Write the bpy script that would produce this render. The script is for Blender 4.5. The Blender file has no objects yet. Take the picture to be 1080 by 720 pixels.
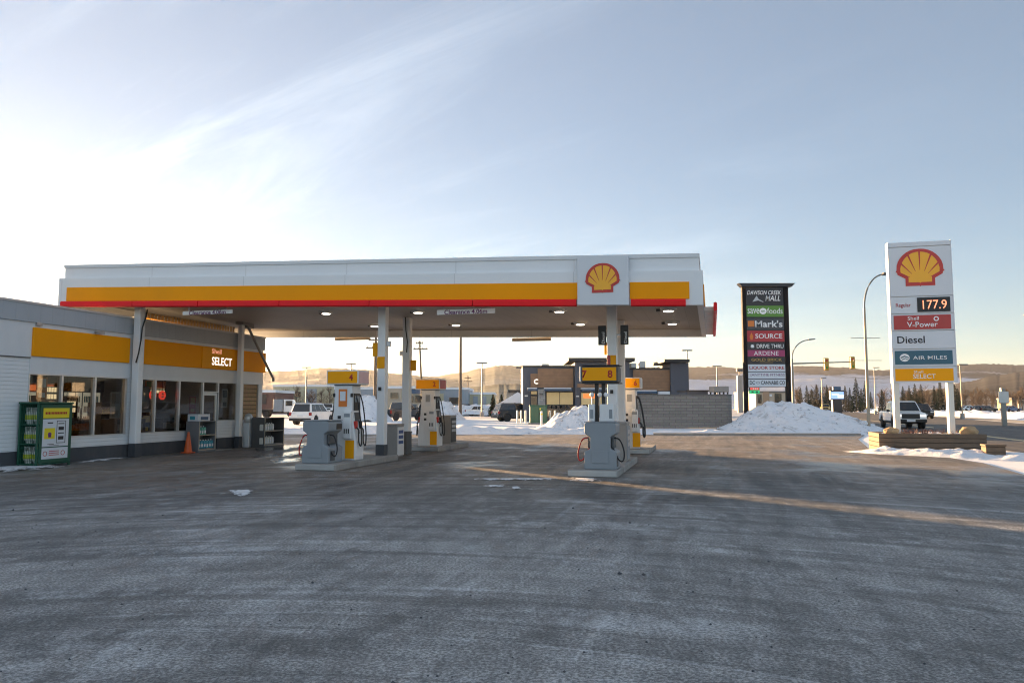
# gas station on a winter morning - procedural scene
SUN_EL_DEG = 4.9; SUN_STR = 4.3; SUN_COL = (1., .62, .30)
SKY_STR = .052; SKY_AIR = 1.0; SKY_DUST = .25; SKY_OZ = 3.0
CLOUD_LOC = (1.3, .4); CLOUD_FWD = .35; CLOUD_BASE = 1.; VEIL = 1.12; REAR = 4.5; HORIZ = .5; AMB = .49
CL1 = 1.5; CL2 = .3
EXPOSURE = 2.98
LAMPS = .45
HAZE = .00006
import bpy, math, random
from mathutils import Vector, Matrix, noise
random.seed(7)
SC = bpy.context.scene
COL = SC.collection
# ---------------------------------------------------------------- survey of the site (camera height 1.6 m)
F, HZ, H = 800.0, 427.0, 1.6
PITCH = math.atan((HZ-360)/F)
_c, _s = math.cos(PITCH), math.sin(PITCH)
def ray(x, y):
    a, b = x-540.0, 360.0-y
    return (a, F*_c-b*_s, F*_s+b*_c)
def G(x, y, z=0.0):
    r = ray(x, y); t = (z-H)/r[2]
    return (r[0]*t, r[1]*t)
def at(x, y, D):
    r = ray(x, y); t = D/r[1]
    return (r[0]*t, D, H+r[2]*t)
TH = math.atan(210/800.0)
CU, SU = math.cos(TH), math.sin(TH)
def st(u, v, z=0.0): return (u*CU+v*SU, -u*SU+v*CU, z)      # station grid -> world
def uv(X, Y): return (X*CU-Y*SU, X*SU+Y*CU)
def px2uv(x, y, z=0.0): return uv(*G(x, y, z))

# ---------------------------------------------------------------- materials
def nt(m):
    m.use_nodes = True
    return m.node_tree.nodes, m.node_tree.links
def mat(name, col, rough=.6, metal=0., var=.12, nscale=3., bump=0., bscale=40., emit=None, estr=0., coat=0., dirt=0., dirtcol=(.12,.10,.08), spec=.5):
    m = bpy.data.materials.new(name); N, L = nt(m)
    b = N['Principled BSDF']
    tc = N.new('ShaderNodeTexCoord')
    nz = N.new('ShaderNodeTexNoise'); nz.inputs['Scale'].default_value = nscale; nz.inputs['Detail'].default_value = 5
    L.new(tc.outputs['Object'], nz.inputs['Vector'])
    mx = N.new('ShaderNodeMix'); mx.data_type = 'RGBA'
    mx.inputs['A'].default_value = (*[max(0, c*(1-var)) for c in col], 1)
    mx.inputs['B'].default_value = (*[min(1, c*(1+var)) for c in col], 1)
    L.new(nz.outputs['Fac'], mx.inputs['Factor'])
    out = mx.outputs['Result']
    if dirt:
        n2 = N.new('ShaderNodeTexNoise'); n2.inputs['Scale'].default_value = nscale*.7; n2.inputs['Detail'].default_value = 8; n2.inputs['Roughness'].default_value = .7
        mp = N.new('ShaderNodeMapping'); mp.inputs['Location'].default_value = (3.1, 7.7, 1.3); mp.inputs['Scale'].default_value = (1, 1, .35)
        L.new(tc.outputs['Object'], mp.inputs['Vector']); L.new(mp.outputs['Vector'], n2.inputs['Vector'])
        r = N.new('ShaderNodeMapRange'); r.inputs['From Min'].default_value = .48; r.inputs['From Max'].default_value = .78
        r.inputs['To Max'].default_value = dirt
        L.new(n2.outputs['Fac'], r.inputs['Value'])
        m2 = N.new('ShaderNodeMix'); m2.data_type = 'RGBA'; L.new(r.outputs['Result'], m2.inputs['Factor'])
        L.new(out, m2.inputs['A']); m2.inputs['B'].default_value = (*dirtcol, 1); out = m2.outputs['Result']
    L.new(out, b.inputs['Base Color'])
    rr = N.new('ShaderNodeMapRange'); rr.inputs['To Min'].default_value = max(.03, rough-.12); rr.inputs['To Max'].default_value = min(1, rough+.12)
    L.new(nz.outputs['Fac'], rr.inputs['Value']); L.new(rr.outputs['Result'], b.inputs['Roughness'])
    b.inputs['Metallic'].default_value = metal
    b.inputs['Coat Weight'].default_value = coat
    b.inputs['Specular IOR Level'].default_value = spec
    if bump:
        n3 = N.new('ShaderNodeTexNoise'); n3.inputs['Scale'].default_value = bscale; n3.inputs['Detail'].default_value = 6
        L.new(tc.outputs['Object'], n3.inputs['Vector'])
        bp = N.new('ShaderNodeBump'); bp.inputs['Strength'].default_value = bump; bp.inputs['Distance'].default_value = .02
        L.new(n3.outputs['Fac'], bp.inputs['Height']); L.new(bp.outputs['Normal'], b.inputs['Normal'])
    if emit:
        b.inputs['Emission Color'].default_value = (*emit, 1); b.inputs['Emission Strength'].default_value = estr*LAMPS
    return m
def add_lines(m, axis='Z', period=.12, depth=.5, dist=.01, width=.12, tint=.8):
    """siding / panel joints: grooves across one object axis, as bump"""
    N, L = m.node_tree.nodes, m.node_tree.links
    tc = N.new('ShaderNodeTexCoord'); sp = N.new('ShaderNodeSeparateXYZ'); L.new(tc.outputs['Object'], sp.inputs[0])
    a = N.new('ShaderNodeMath'); a.operation = 'DIVIDE'; a.inputs[1].default_value = period; L.new(sp.outputs[axis], a.inputs[0])
    f = N.new('ShaderNodeMath'); f.operation = 'FRACT'; L.new(a.outputs[0], f.inputs[0])
    r = N.new('ShaderNodeMapRange'); r.inputs['From Max'].default_value = width; L.new(f.outputs[0], r.inputs['Value'])
    bp = N.new('ShaderNodeBump'); bp.inputs['Strength'].default_value = depth; bp.inputs['Distance'].default_value = dist
    L.new(r.outputs['Result'], bp.inputs['Height'])
    old = N['Principled BSDF'].inputs['Normal']
    if old.is_linked: L.new(old.links[0].from_socket, bp.inputs['Normal'])
    L.new(bp.outputs['Normal'], old)
    bc = N['Principled BSDF'].inputs['Base Color']
    if tint < 1 and bc.is_linked:                      # grime gathers in the joint
        src = bc.links[0].from_socket
        tr = N.new('ShaderNodeMapRange'); tr.inputs['From Max'].default_value = width; tr.inputs['To Min'].default_value = tint; tr.inputs['To Max'].default_value = 1; L.new(f.outputs[0], tr.inputs['Value'])
        vm = N.new('ShaderNodeVectorMath'); vm.operation = 'SCALE'; L.new(src, vm.inputs[0]); L.new(tr.outputs['Result'], vm.inputs['Scale']); L.new(vm.outputs[0], bc)
    return m
def glass(name, tint=(.75,.8,.8), refl=1.0):
    m = bpy.data.materials.new(name); N, L = nt(m); N.clear()
    o = N.new('ShaderNodeOutputMaterial'); t = N.new('ShaderNodeBsdfTransparent'); t.inputs[0].default_value = (*tint, 1)
    g = N.new('ShaderNodeBsdfGlossy'); g.inputs['Roughness'].default_value = .02; g.inputs[0].default_value = (refl, refl, refl, 1)
    fr = N.new('ShaderNodeFresnel'); fr.inputs['IOR'].default_value = 1.5
    nz = N.new('ShaderNodeTexNoise'); nz.inputs['Scale'].default_value = 1.2
    bp = N.new('ShaderNodeBump'); bp.inputs['Strength'].default_value = .04; bp.inputs['Distance'].default_value = .02
    tc = N.new('ShaderNodeTexCoord'); L.new(tc.outputs['Object'], nz.inputs['Vector'])
    L.new(nz.outputs['Fac'], bp.inputs['Height']); L.new(bp.outputs['Normal'], g.inputs['Normal'])
    ge = N.new('ShaderNodeNewGeometry'); fm = N.new('ShaderNodeMath'); fm.operation = 'SUBTRACT'; fm.use_clamp = True
    L.new(fr.outputs[0], fm.inputs[0]); L.new(ge.outputs['Backfacing'], fm.inputs[1])       # only the outer face mirrors
    mx = N.new('ShaderNodeMixShader'); L.new(fm.outputs[0], mx.inputs[0]); L.new(t.outputs[0], mx.inputs[1]); L.new(g.outputs[0], mx.inputs[2])
    L.new(mx.outputs[0], o.inputs['Surface'])
    return m
def lamp(name, col, s):
    m = bpy.data.materials.new(name); N, L = nt(m)
    b = N['Principled BSDF']; b.inputs['Base Color'].default_value = (*[c*.8 for c in col], 1)
    nz = N.new('ShaderNodeTexNoise'); nz.inputs['Scale'].default_value = 6
    r = N.new('ShaderNodeMapRange'); s *= LAMPS; r.inputs['To Min'].default_value = s*.85; r.inputs['To Max'].default_value = s*1.15
    L.new(nz.outputs['Fac'], r.inputs['Value']); L.new(r.outputs['Result'], b.inputs['Emission Strength'])
    b.inputs['Emission Color'].default_value = (*col, 1)
    return m
def brick(name, c1, c2, mortar, scale, bw, bh, swap=False, bump=.4):
    m = bpy.data.materials.new(name); N, L = nt(m); b = N['Principled BSDF']; b.inputs['Roughness'].default_value = .85
    tc = N.new('ShaderNodeTexCoord'); mp = N.new('ShaderNodeMapping')
    mp.inputs['Rotation'].default_value = (math.radians(90), 0, math.radians(90) if swap else 0)
    L.new(tc.outputs['Object'], mp.inputs['Vector'])
    sp = N.new('ShaderNodeSeparateXYZ'); cb = N.new('ShaderNodeCombineXYZ'); L.new(tc.outputs['Object'], sp.inputs[0])
    L.new(sp.outputs['Y' if swap else 'X'], cb.inputs[0]); L.new(sp.outputs['Z'], cb.inputs[1])
    t = N.new('ShaderNodeTexBrick'); t.inputs['Scale'].default_value = scale
    t.inputs['Brick Width'].default_value = bw; t.inputs['Row Height'].default_value = bh; t.inputs['Mortar Size'].default_value = .012; t.inputs['Bias'].default_value = -.2
    t.inputs['Color1'].default_value = (*c1, 1); t.inputs['Color2'].default_value = (*c2, 1); t.inputs['Mortar'].default_value = (*mortar, 1)
    L.new(cb.outputs[0], t.inputs['Vector'])
    nz = N.new('ShaderNodeTexNoise'); nz.inputs['Scale'].default_value = 9; nz.inputs['Detail'].default_value = 6; L.new(tc.outputs['Object'], nz.inputs['Vector'])
    mx = N.new('ShaderNodeMix'); mx.data_type = 'RGBA'; mx.blend_type = 'MULTIPLY'; mx.inputs['Factor'].default_value = .55
    L.new(t.outputs['Color'], mx.inputs['A']); L.new(nz.outputs['Color'], mx.inputs['B']); 
    hs = N.new('ShaderNodeHueSaturation'); hs.inputs['Saturation'].default_value = .75; hs.inputs['Value'].default_value = 1.45; L.new(mx.outputs['Result'], hs.inputs['Color'])
    L.new(hs.outputs['Color'], b.inputs['Base Color'])
    bp = N.new('ShaderNodeBump'); bp.inputs['Strength'].default_value = bump; bp.inputs['Distance'].default_value = .015; bp.invert = True
    L.new(t.outputs['Fac'], bp.inputs['Height']); L.new(bp.outputs['Normal'], b.inputs['Normal'])
    return m

M = {}
M['white'] = mat('white_paint', (.78,.79,.80), .42, var=.05, dirt=.22, dirtcol=(.42,.40,.37), nscale=1.3)
M['pump_white'] = mat('pump_white', (.68,.69,.70), .4, var=.05, dirt=.35, dirtcol=(.42,.38,.34), nscale=4)
M['fascia'] = add_lines(mat('fascia_metal', (.74,.76,.78), .4, var=.05, dirt=.15, dirtcol=(.5,.5,.5), nscale=.6), 'X', 3.25, .6, .012, .008, .7)
M['siding'] = add_lines(mat('siding', (.72,.74,.76), .5, var=.05, dirt=.2, dirtcol=(.45,.44,.42), nscale=1.2), 'Z', .105, .55, .012, .14, .82)
M['panel_grey'] = add_lines(mat('parapet_metal', (.37,.40,.43), .5, var=.1, nscale=1.2, dirt=.3, dirtcol=(.27,.27,.28)), 'Y', .38, .35, .01, .06, .93)
M['band_white'] = mat('band_white', (.66,.68,.70), .5, var=.06, nscale=1.5, dirt=.2, dirtcol=(.4,.4,.4))
M['plinth'] = mat('plinth_paint', (.055,.06,.07), .7, var=.25, nscale=3, dirt=.5, dirtcol=(.14,.13,.12), bump=.2)
M['yellow'] = mat('yellow_panel', (.90,.335,.003), .6, spec=.15, var=.07, nscale=.8, dirt=.15, dirtcol=(.42,.24,.03))
M['yellow_clean'] = mat('yellow_acrylic', (.88,.365,.004), .55, spec=.2, var=.05, nscale=2)
M['red'] = mat('red_bar', (.80,.010,.016), .45, spec=.25, var=.08, nscale=2)
M['shell_red'] = mat('emblem_red', (.50,.03,.02), .35, var=.06)
M['shell_yellow'] = mat('emblem_yellow', (.88,.42,.015), .35, var=.05)
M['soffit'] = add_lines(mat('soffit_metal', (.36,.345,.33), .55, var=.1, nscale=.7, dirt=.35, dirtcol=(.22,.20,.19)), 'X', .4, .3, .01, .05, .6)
M['grey'] = mat('cabinet_grey', (.24,.27,.30), .5, var=.08, nscale=3, dirt=.45, dirtcol=(.20,.18,.16), bump=.06)
M['grey_brown'] = mat('cabinet_taupe', (.27,.255,.24), .5, var=.1, nscale=3, dirt=.45, dirtcol=(.17,.15,.13))
M['dark_grey'] = mat('dark_grey', (.085,.088,.092), .6, var=.15, nscale=4, dirt=.4, dirtcol=(.16,.15,.14))
M['merch_grey'] = mat('merch_grey', (.16,.165,.175), .55, var=.12, nscale=2, dirt=.3, dirtcol=(.12,.11,.1))
M['black'] = mat('black_plastic', (.012,.012,.013), .45, var=.2)
M['rubber'] = mat('rubber', (.018,.018,.02), .7, var=.2, bump=.1)
M['steel'] = mat('galvanised_steel', (.42,.43,.44), .4, metal=.7, var=.15, nscale=5)
M['alu'] = mat('window_aluminium', (.55,.56,.56), .35, metal=.4, var=.08)
M['concrete'] = mat('kerb_concrete', (.30,.29,.275), .85, var=.22, nscale=3, dirt=.6, dirtcol=(.13,.12,.11), bump=.35, bscale=30)
M['red_plastic'] = mat('red_plastic', (.45,.02,.015), .4)
M['orange'] = mat('cone_orange', (.62,.10,.015), .5, var=.1, dirt=.3, dirtcol=(.3,.09,.03))
M['green'] = mat('cage_green', (.008,.075,.045), .5, var=.12, dirt=.2, dirtcol=(.05,.09,.06))
M['green_box'] = mat('transformer_green', (.045,.13,.075), .5, var=.1, nscale=2, dirt=.2)
M['tank'] = mat('tank_white', (.62,.64,.60), .4, var=.08, dirt=.25, dirtcol=(.35,.33,.28))
M['lime'] = mat('lime_band', (.42,.48,.02), .45, var=.1)
M['sign_yellow'] = mat('sign_yellow', (.75,.60,.02), .45, var=.05)
M['sign_white'] = mat('sign_white', (.62,.65,.69), .4, var=.04, nscale=1.5)
M['sign_red'] = mat('sign_red', (.42,.04,.035), .4, var=.06)
M['sign_teal'] = mat('sign_teal', (.03,.11,.16), .4, var=.06)
M['ink'] = mat('ink_dark', (.02,.02,.025), .5)
M['ink_red'] = mat('ink_red', (.40,.02,.02), .5)
M['ink_purple'] = mat('ink_purple', (.16,.04,.16), .5)
M['ink_blue'] = mat('ink_blue', (.02,.06,.22), .5)
M['white_ink'] = mat('ink_white', (.86,.86,.86), .45, var=.03)
M['fuel_post'] = mat('sign_post_cream', (.72,.70,.62), .45, var=.06, dirt=.2, dirtcol=(.45,.4,.33))
M['mall_brown'] = mat('mall_brown', (.012,.010,.011), .7, var=.15, spec=.15)
M['mall_black'] = mat('mall_black', (.016,.016,.022), .45, var=.15)
M['mall_green'] = mat('mall_green', (.09,.24,.025), .4, var=.06)
M['mall_red'] = mat('mall_red', (.40,.02,.03), .4, var=.06)
M['mall_magenta'] = mat('mall_magenta', (.33,.03,.12), .4, var=.06)
M['mall_grey'] = mat('mall_grey', (.045,.05,.06), .45, var=.1)
M['gold'] = mat('gold_letters', (.45,.30,.08), .4, var=.08)
M['orange_sq'] = mat('orange_square', (.62,.17,.02), .4, var=.06)
M['glass'] = glass('shop_glass', (.62,.63,.62))
M['car_glass'] = mat('car_glass', (.012,.015,.018), .06, var=.1, spec=.8)
M['tyre'] = mat('tyre', (.02,.02,.021), .85, var=.25, dirt=.4, dirtcol=(.12,.11,.1))
M['rim'] = mat('rim', (.35,.35,.36), .35, metal=.8)
M['chrome'] = mat('chrome', (.6,.6,.6), .2, metal=1.)
M['head_lamp'] = mat('head_lamp', (.75,.75,.75), .15, emit=(1,.97,.9), estr=.0)
M['head_lamp_on'] = lamp('head_lamp_lit', (1,.96,.88), .45)
M['tail_lamp'] = mat('tail_lamp', (.28,.012,.01), .25)
M['plate'] = mat('number_plate', (.6,.62,.65), .4)
M['cedar'] = add_lines(mat('timber', (.135,.092,.06), .75, var=.3, nscale=6, bump=.3, bscale=25, dirt=.5, dirtcol=(.08,.065,.05)), 'Z', .158, .9, .02, .1, .25)
M['rock'] = mat('boulder', (.40,.27,.15), .85, var=.35, nscale=4, bump=.6, bscale=12)
M['pole_grey'] = mat('pole_grey', (.20,.20,.19), .45, metal=.4, var=.15, nscale=4)
M['pole_tan'] = mat('pole_tan', (.34,.29,.22), .5, metal=.2, var=.15)
M['wood_pole'] = mat('wood_pole', (.13,.10,.075), .85, var=.3, nscale=5)
M['signal_yellow'] = mat('signal_yellow', (.52,.30,.03), .45, var=.1)
M['rest_grey'] = mat('render_grey', (.075,.085,.11), .7, var=.12, nscale=1.2, bump=.1)
M['rest_wood'] = add_lines(mat('wood_cladding', (.26,.145,.08), .6, var=.3, nscale=2.2), 'Z', .3, .8, .02, .1, .35)
M['rest_dark'] = mat('roof_dark', (.028,.026,.026), .55, var=.2)
M['rest_stone'] = brick('stone_veneer', (.34,.33,.31), (.25,.245,.24), (.16,.16,.16), 1, .5, .2)
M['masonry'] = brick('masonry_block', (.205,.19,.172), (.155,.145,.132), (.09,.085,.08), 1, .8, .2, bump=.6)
M['blind'] = mat('lit_blind', (.62,.45,.22), .8, var=.2, nscale=1.2, emit=(1,.72,.34), estr=.03)
M['tan_tile'] = brick('tan_tile', (.40,.23,.07), (.34,.19,.06), (.10,.07,.03), 1, .24, .16)
M['awning_blue'] = mat('awning_blue', (.05,.10,.18), .5, var=.1)
M['beige'] = add_lines(mat('warehouse_beige', (.42,.42,.30), .6, var=.08, nscale=.3), 'X', .9, .4, .03, .08)
M['pale_blue'] = add_lines(mat('warehouse_blue', (.26,.32,.38), .6, var=.1, nscale=.3), 'X', .9, .4, .03, .08)
M['red_shed'] = mat('shed_red', (.13,.06,.05), .7, var=.15)
M['brown_wall'] = mat('brown_wall', (.30,.21,.14), .7, var=.15, nscale=.6)
M['tan_wall'] = mat('tan_wall', (.42,.36,.28), .7, var=.12, nscale=.4)
M['paint_white'] = mat('car_white', (.74,.75,.75), .3, var=.04, coat=.6, dirt=.3, dirtcol=(.4,.37,.33), nscale=1.5)
M['paint_silver'] = mat('car_silver', (.52,.53,.54), .3, metal=.3, var=.05, coat=.6, dirt=.35, dirtcol=(.3,.28,.26), nscale=1.5)
M['paint_black'] = mat('car_black', (.018,.02,.024), .3, var=.1, coat=.6, dirt=.3, dirtcol=(.11,.1,.09), nscale=1.5)
M['paint_grey'] = mat('car_grey', (.06,.07,.08), .3, metal=.2, var=.08, coat=.6, dirt=.35, dirtcol=(.13,.12,.11), nscale=1.5)
M['paint_blue'] = mat('car_blue', (.04,.09,.20), .3, var=.08, coat=.6, dirt=.3)
M['paint_red'] = mat('car_red', (.25,.02,.02), .3, var=.08, coat=.6, dirt=.3)
M['paint_yellow'] = mat('truck_yellow', (.62,.42,.10), .4, var=.1, coat=.3, dirt=.3)
M['snow_dirty'] = mat('roof_snow', (.78,.80,.83), .7, var=.06, nscale=2, bump=.3, bscale=6)
M['jug_blue'] = mat('washer_fluid', (.05,.28,.36), .25, var=.1)
M['jug_green'] = mat('washer_fluid_green', (.10,.36,.28), .25, var=.1)
M['shelf_dark'] = mat('shop_shelf', (.12,.08,.05), .6, var=.2)
M['shop_wall'] = mat('shop_wall', (.075,.045,.025), .7, var=.25, nscale=1)
M['shop_floor'] = mat('shop_floor', (.22,.20,.18), .4, var=.1)
M['lit_panel'] = lamp('shop_light', (1,.66,.34), 4.5)
M['down_light'] = lamp('canopy_lamp', (1,.90,.74), 3.5)
M['menu_lit'] = lamp('menu_board_lit', (1,.74,.42), .5)
M['cooler_lit'] = lamp('cooler_lit', (.9,.82,.62), .16)
M['neon_red'] = lamp('neon_red', (1,.07,.04), .36)
M['neon_orange'] = lamp('neon_orange', (1,.22,.05), .3)
M['sign_letter_lit'] = lamp('lit_letters', (1,.93,.8), .32)
M['sign_letter_red'] = lamp('lit_letters_red', (1,.42,.25), .2)
M['led'] = lamp('led_digits', (1,.30,.15), .46)
M['screen_blue'] = lamp('screen_blue', (.28,.45,1.0), .32)
M['screen_white'] = lamp('screen_white', (.75,.85,1.0), .4)
M['led_red'] = lamp('led_red', (1,.12,.08), .16)
M['led_green'] = lamp('led_green', (.05,.75,.25), .1)
_t = bpy.data.materials.new('ribbed_translucent'); _N, _L = nt(_t); _N.clear()
_o = _N.new('ShaderNodeOutputMaterial'); _a = _N.new('ShaderNodeBsdfTranslucent'); _a.inputs[0].default_value = (.85,.62,.28,1)
_d = _N.new('ShaderNodeBsdfDiffuse'); _d.inputs[0].default_value = (.6,.5,.35,1); _m = _N.new('ShaderNodeMixShader'); _m.inputs[0].default_value = .3
_L.new(_a.outputs[0], _m.inputs[1]); _L.new(_d.outputs[0], _m.inputs[2]); _L.new(_m.outputs[0], _o.inputs[0])
M['fibreglass'] = _t

# ---------------------------------------------------------------- mesh builder
class MB:
    def __init__(s): s.v = []; s.f = []; s.sm = []
    def add(s, vs, fs, smooth=False):
        o = len(s.v); s.v += [tuple(p) for p in vs]
        s.f += [tuple(i+o for i in f) for f in fs]; s.sm += [smooth]*len(fs)
        return s
    def box(s, x0, x1, y0, y1, z0, z1):
        if x0 > x1: x0, x1 = x1, x0
        if y0 > y1: y0, y1 = y1, y0
        if z0 > z1: z0, z1 = z1, z0
        return s.hexa([(x0,y0,z0),(x1,y0,z0),(x1,y1,z0),(x0,y1,z0),(x0,y0,z1),(x1,y0,z1),(x1,y1,z1),(x0,y1,z1)])
    def hexa(s, p):
        return s.add(p, [(3,2,1,0),(4,5,6,7),(0,1,5,4),(1,2,6,5),(2,3,7,6),(3,0,4,7)])
    def prism(s, pts, axis, a, b):
        """closed 2D polygon extruded along an axis; pts are the two other coordinates in order (xy, xz or yz)"""
        def P(p, t):
            return {'x': (t, p[0], p[1]), 'y': (p[0], t, p[1]), 'z': (p[0], p[1], t)}[axis]
        n = len(pts)
        vs = [P(p, a) for p in pts]+[P(p, b) for p in pts]
        fs = [tuple(range(n))[::-1], tuple(range(n, 2*n))]+[(i, (i+1) % n, n+(i+1) % n, n+i) for i in range(n)]
        return s.add(vs, fs)
    def tube(s, pts, r, n=8, r1=None, cap=True):
        pts = [Vector(p) for p in pts]; k = len(pts); vs = []; fs = []
        for i, p in enumerate(pts):
            d = (pts[min(i+1, k-1)]-pts[max(i-1, 0)]).normalized()
            a = Vector((0, 0, 1)) if abs(d.z) < .9 else Vector((1, 0, 0))
            e1 = d.cross(a).normalized(); e2 = d.cross(e1)
            rr = r if r1 is None else r+(r1-r)*i/max(1, k-1)
            for j in range(n):
                t = 2*math.pi*j/n; vs.append(p+e1*math.cos(t)*rr+e2*math.sin(t)*rr)
        for i in range(k-1):
            for j in range(n):
                fs.append((i*n+j, i*n+(j+1) % n, (i+1)*n+(j+1) % n, (i+1)*n+j))
        s.add(vs, fs, n > 5)
        if cap: s.add([vs[j] for j in range(n)]+[vs[(k-1)*n+j] for j in range(n)], [tuple(range(n)), tuple(range(n, 2*n))])
        return s
    def lathe(s, prof, c=(0,0,0), n=16, axis='z'):
        vs = []; fs = []; k = len(prof)
        for (r, z) in prof:
            for j in range(n):
                t = 2*math.pi*j/n; a, b = r*math.cos(t), r*math.sin(t)
                q = {'z': (a, b, z), 'x': (z, a, b), 'y': (a, z, b)}[axis]
                vs.append((c[0]+q[0], c[1]+q[1], c[2]+q[2]))
        for i in range(k-1):
            for j in range(n): fs.append((i*n+j, i*n+(j+1) % n, (i+1)*n+(j+1) % n, (i+1)*n+j))
        s.add(vs, fs, True)
        return s.add([vs[j] for j in range(n)]+[vs[(k-1)*n+j] for j in range(n)], [tuple(range(n)), tuple(range(n, 2*n))])
    def panel(s, q, s0, s1, t0, t1, off=.006, th=.012):
        """slab lying on quad q (a,b,c,d), between fractions of it, proud of it by off"""
        a, b, c, d = [Vector(p) for p in q]
        def P(u, w): return a*(1-u)*(1-w)+b*u*(1-w)+c*u*w+d*(1-u)*w
        n = (b-a).cross(d-a).normalized()
        k = [P(s0, t0), P(s1, t0), P(s1, t1), P(s0, t1)]
        return s.hexa([p+n*(off-th) for p in k]+[p+n*off for p in k])
    def build(s, name, m, parent=None, o=(0,0,0), bevel=0., fn=None, seg=2):
        me = bpy.data.meshes.new(name)
        vs = s.v if fn is None else [fn(*p) for p in s.v]
        me.from_pydata([(p[0]-o[0], p[1]-o[1], p[2]-o[2]) for p in vs], [], s.f)
        me.validate()
        if len(me.polygons) == len(s.sm): me.polygons.foreach_set('use_smooth', s.sm)
        import bmesh
        bm = bmesh.new(); bm.from_mesh(me); bmesh.ops.recalc_face_normals(bm, faces=bm.faces); bm.to_mesh(me); bm.free()
        me.materials.append(M[m] if isinstance(m, str) else m)
        ob = bpy.data.objects.new(name, me); COL.objects.link(ob)
        if parent: ob.parent = parent
        if bevel:
            bv = ob.modifiers.new('edge', 'BEVEL'); bv.width = bevel; bv.segments = seg; bv.limit_method = 'ANGLE'; bv.angle_limit = math.radians(40)
        return ob
def tag(o, label, cat, group=None, kind=None):
    o['label'] = label; o['category'] = cat
    if group: o['group'] = group
    if kind: o['kind'] = kind
    return o
def struct(o, label=None, cat=None):
    o['kind'] = 'structure'
    if label: o['label'] = label; o['category'] = cat or 'ground'
    return o
def thing(name, label, cat, loc, rz=0., group=None):
    e = bpy.data.objects.new(name, None); COL.objects.link(e); e.empty_display_size = .3
    e.location = loc; e.rotation_euler = (0, 0, rz)
    return tag(e, label, cat, group)
def sthing(name, label, cat, u, v, z=0., group=None):
    """thing on the station grid; returns (empty, origin) - parts are modelled in station coordinates"""
    return thing(name, label, cat, st(u, v, z), -TH, group), (u, v, z)
def copy_tree(o, parent=None):
    c = o.copy(); COL.objects.link(c); c.parent = parent
    for ch in list(o.children): copy_tree(ch, c)
    return c
FACE_V = (math.pi/2, 0, 0)             # reads from -y
FACE_U = (math.pi/2, 0, math.pi/2)     # reads from +x
FACE_B = (math.pi/2, 0, math.pi)       # reads from +y
FACE_W = (math.pi/2, 0, -math.pi/2)    # reads from -x
def text(name, s, m, parent, loc, rot=FACE_V, h=.2, w=None, o=(0,0,0), bold=0., shear=0., ext=.004, spacing=1.):
    cu = bpy.data.curves.new(name, 'FONT'); cu.body = s; cu.size = 1; cu.extrude = 0; cu.offset = bold; cu.shear = shear; cu.space_character = spacing
    cu.align_x = 'LEFT'; cu.resolution_u = 3
    t = bpy.data.objects.new('tmp', cu); COL.objects.link(t)
    me = bpy.data.meshes.new_from_object(t.evaluated_get(bpy.context.evaluated_depsgraph_get()))
    bpy.data.objects.remove(t); bpy.data.curves.remove(cu)
    xs = [v.co.x for v in me.vertices]; ys = [v.co.y for v in me.vertices]
    x0, x1, y0, y1 = min(xs), max(xs), min(ys), max(ys)
    sy = h/(y1-y0); sx = sy if w is None else w/(x1-x0)
    for v in me.vertices: v.co = ((v.co.x-(x0+x1)/2)*sx, (v.co.y-(y0+y1)/2)*sy, 0)
    import bmesh
    bm = bmesh.new(); bm.from_mesh(me)
    bmesh.ops.remove_doubles(bm, verts=bm.verts, dist=1e-5)
    r = bmesh.ops.extrude_face_region(bm, geom=list(bm.faces))
    bmesh.ops.translate(bm, vec=(0, 0, ext), verts=[g for g in r['geom'] if isinstance(g, bmesh.types.BMVert)])
    bmesh.ops.recalc_face_normals(bm, faces=bm.faces)
    bm.to_mesh(me); bm.free()
    me.materials.clear(); me.materials.append(M[m] if isinstance(m, str) else m); me.name = name
    ob = bpy.data.objects.new(name, me); COL.objects.link(ob); ob.parent = parent
    ob.location = (loc[0]-o[0], loc[1]-o[1], loc[2]-o[2]); ob.rotation_euler = rot
    return ob
def flat(name, pts, m, parent, loc, rot=FACE_V, scale=1., o=(0,0,0), ext=.004, smooth=False):
    """flat outline (list of polygons) with a little thickness"""
    b = MB()
    for poly in pts: b.prism([(p[0]*scale, p[1]*scale) for p in poly], 'z', 0, ext)
    ob = b.build(name, m, parent); ob.location = (loc[0]-o[0], loc[1]-o[1], loc[2]-o[2]); ob.rotation_euler = rot
    return ob
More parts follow.
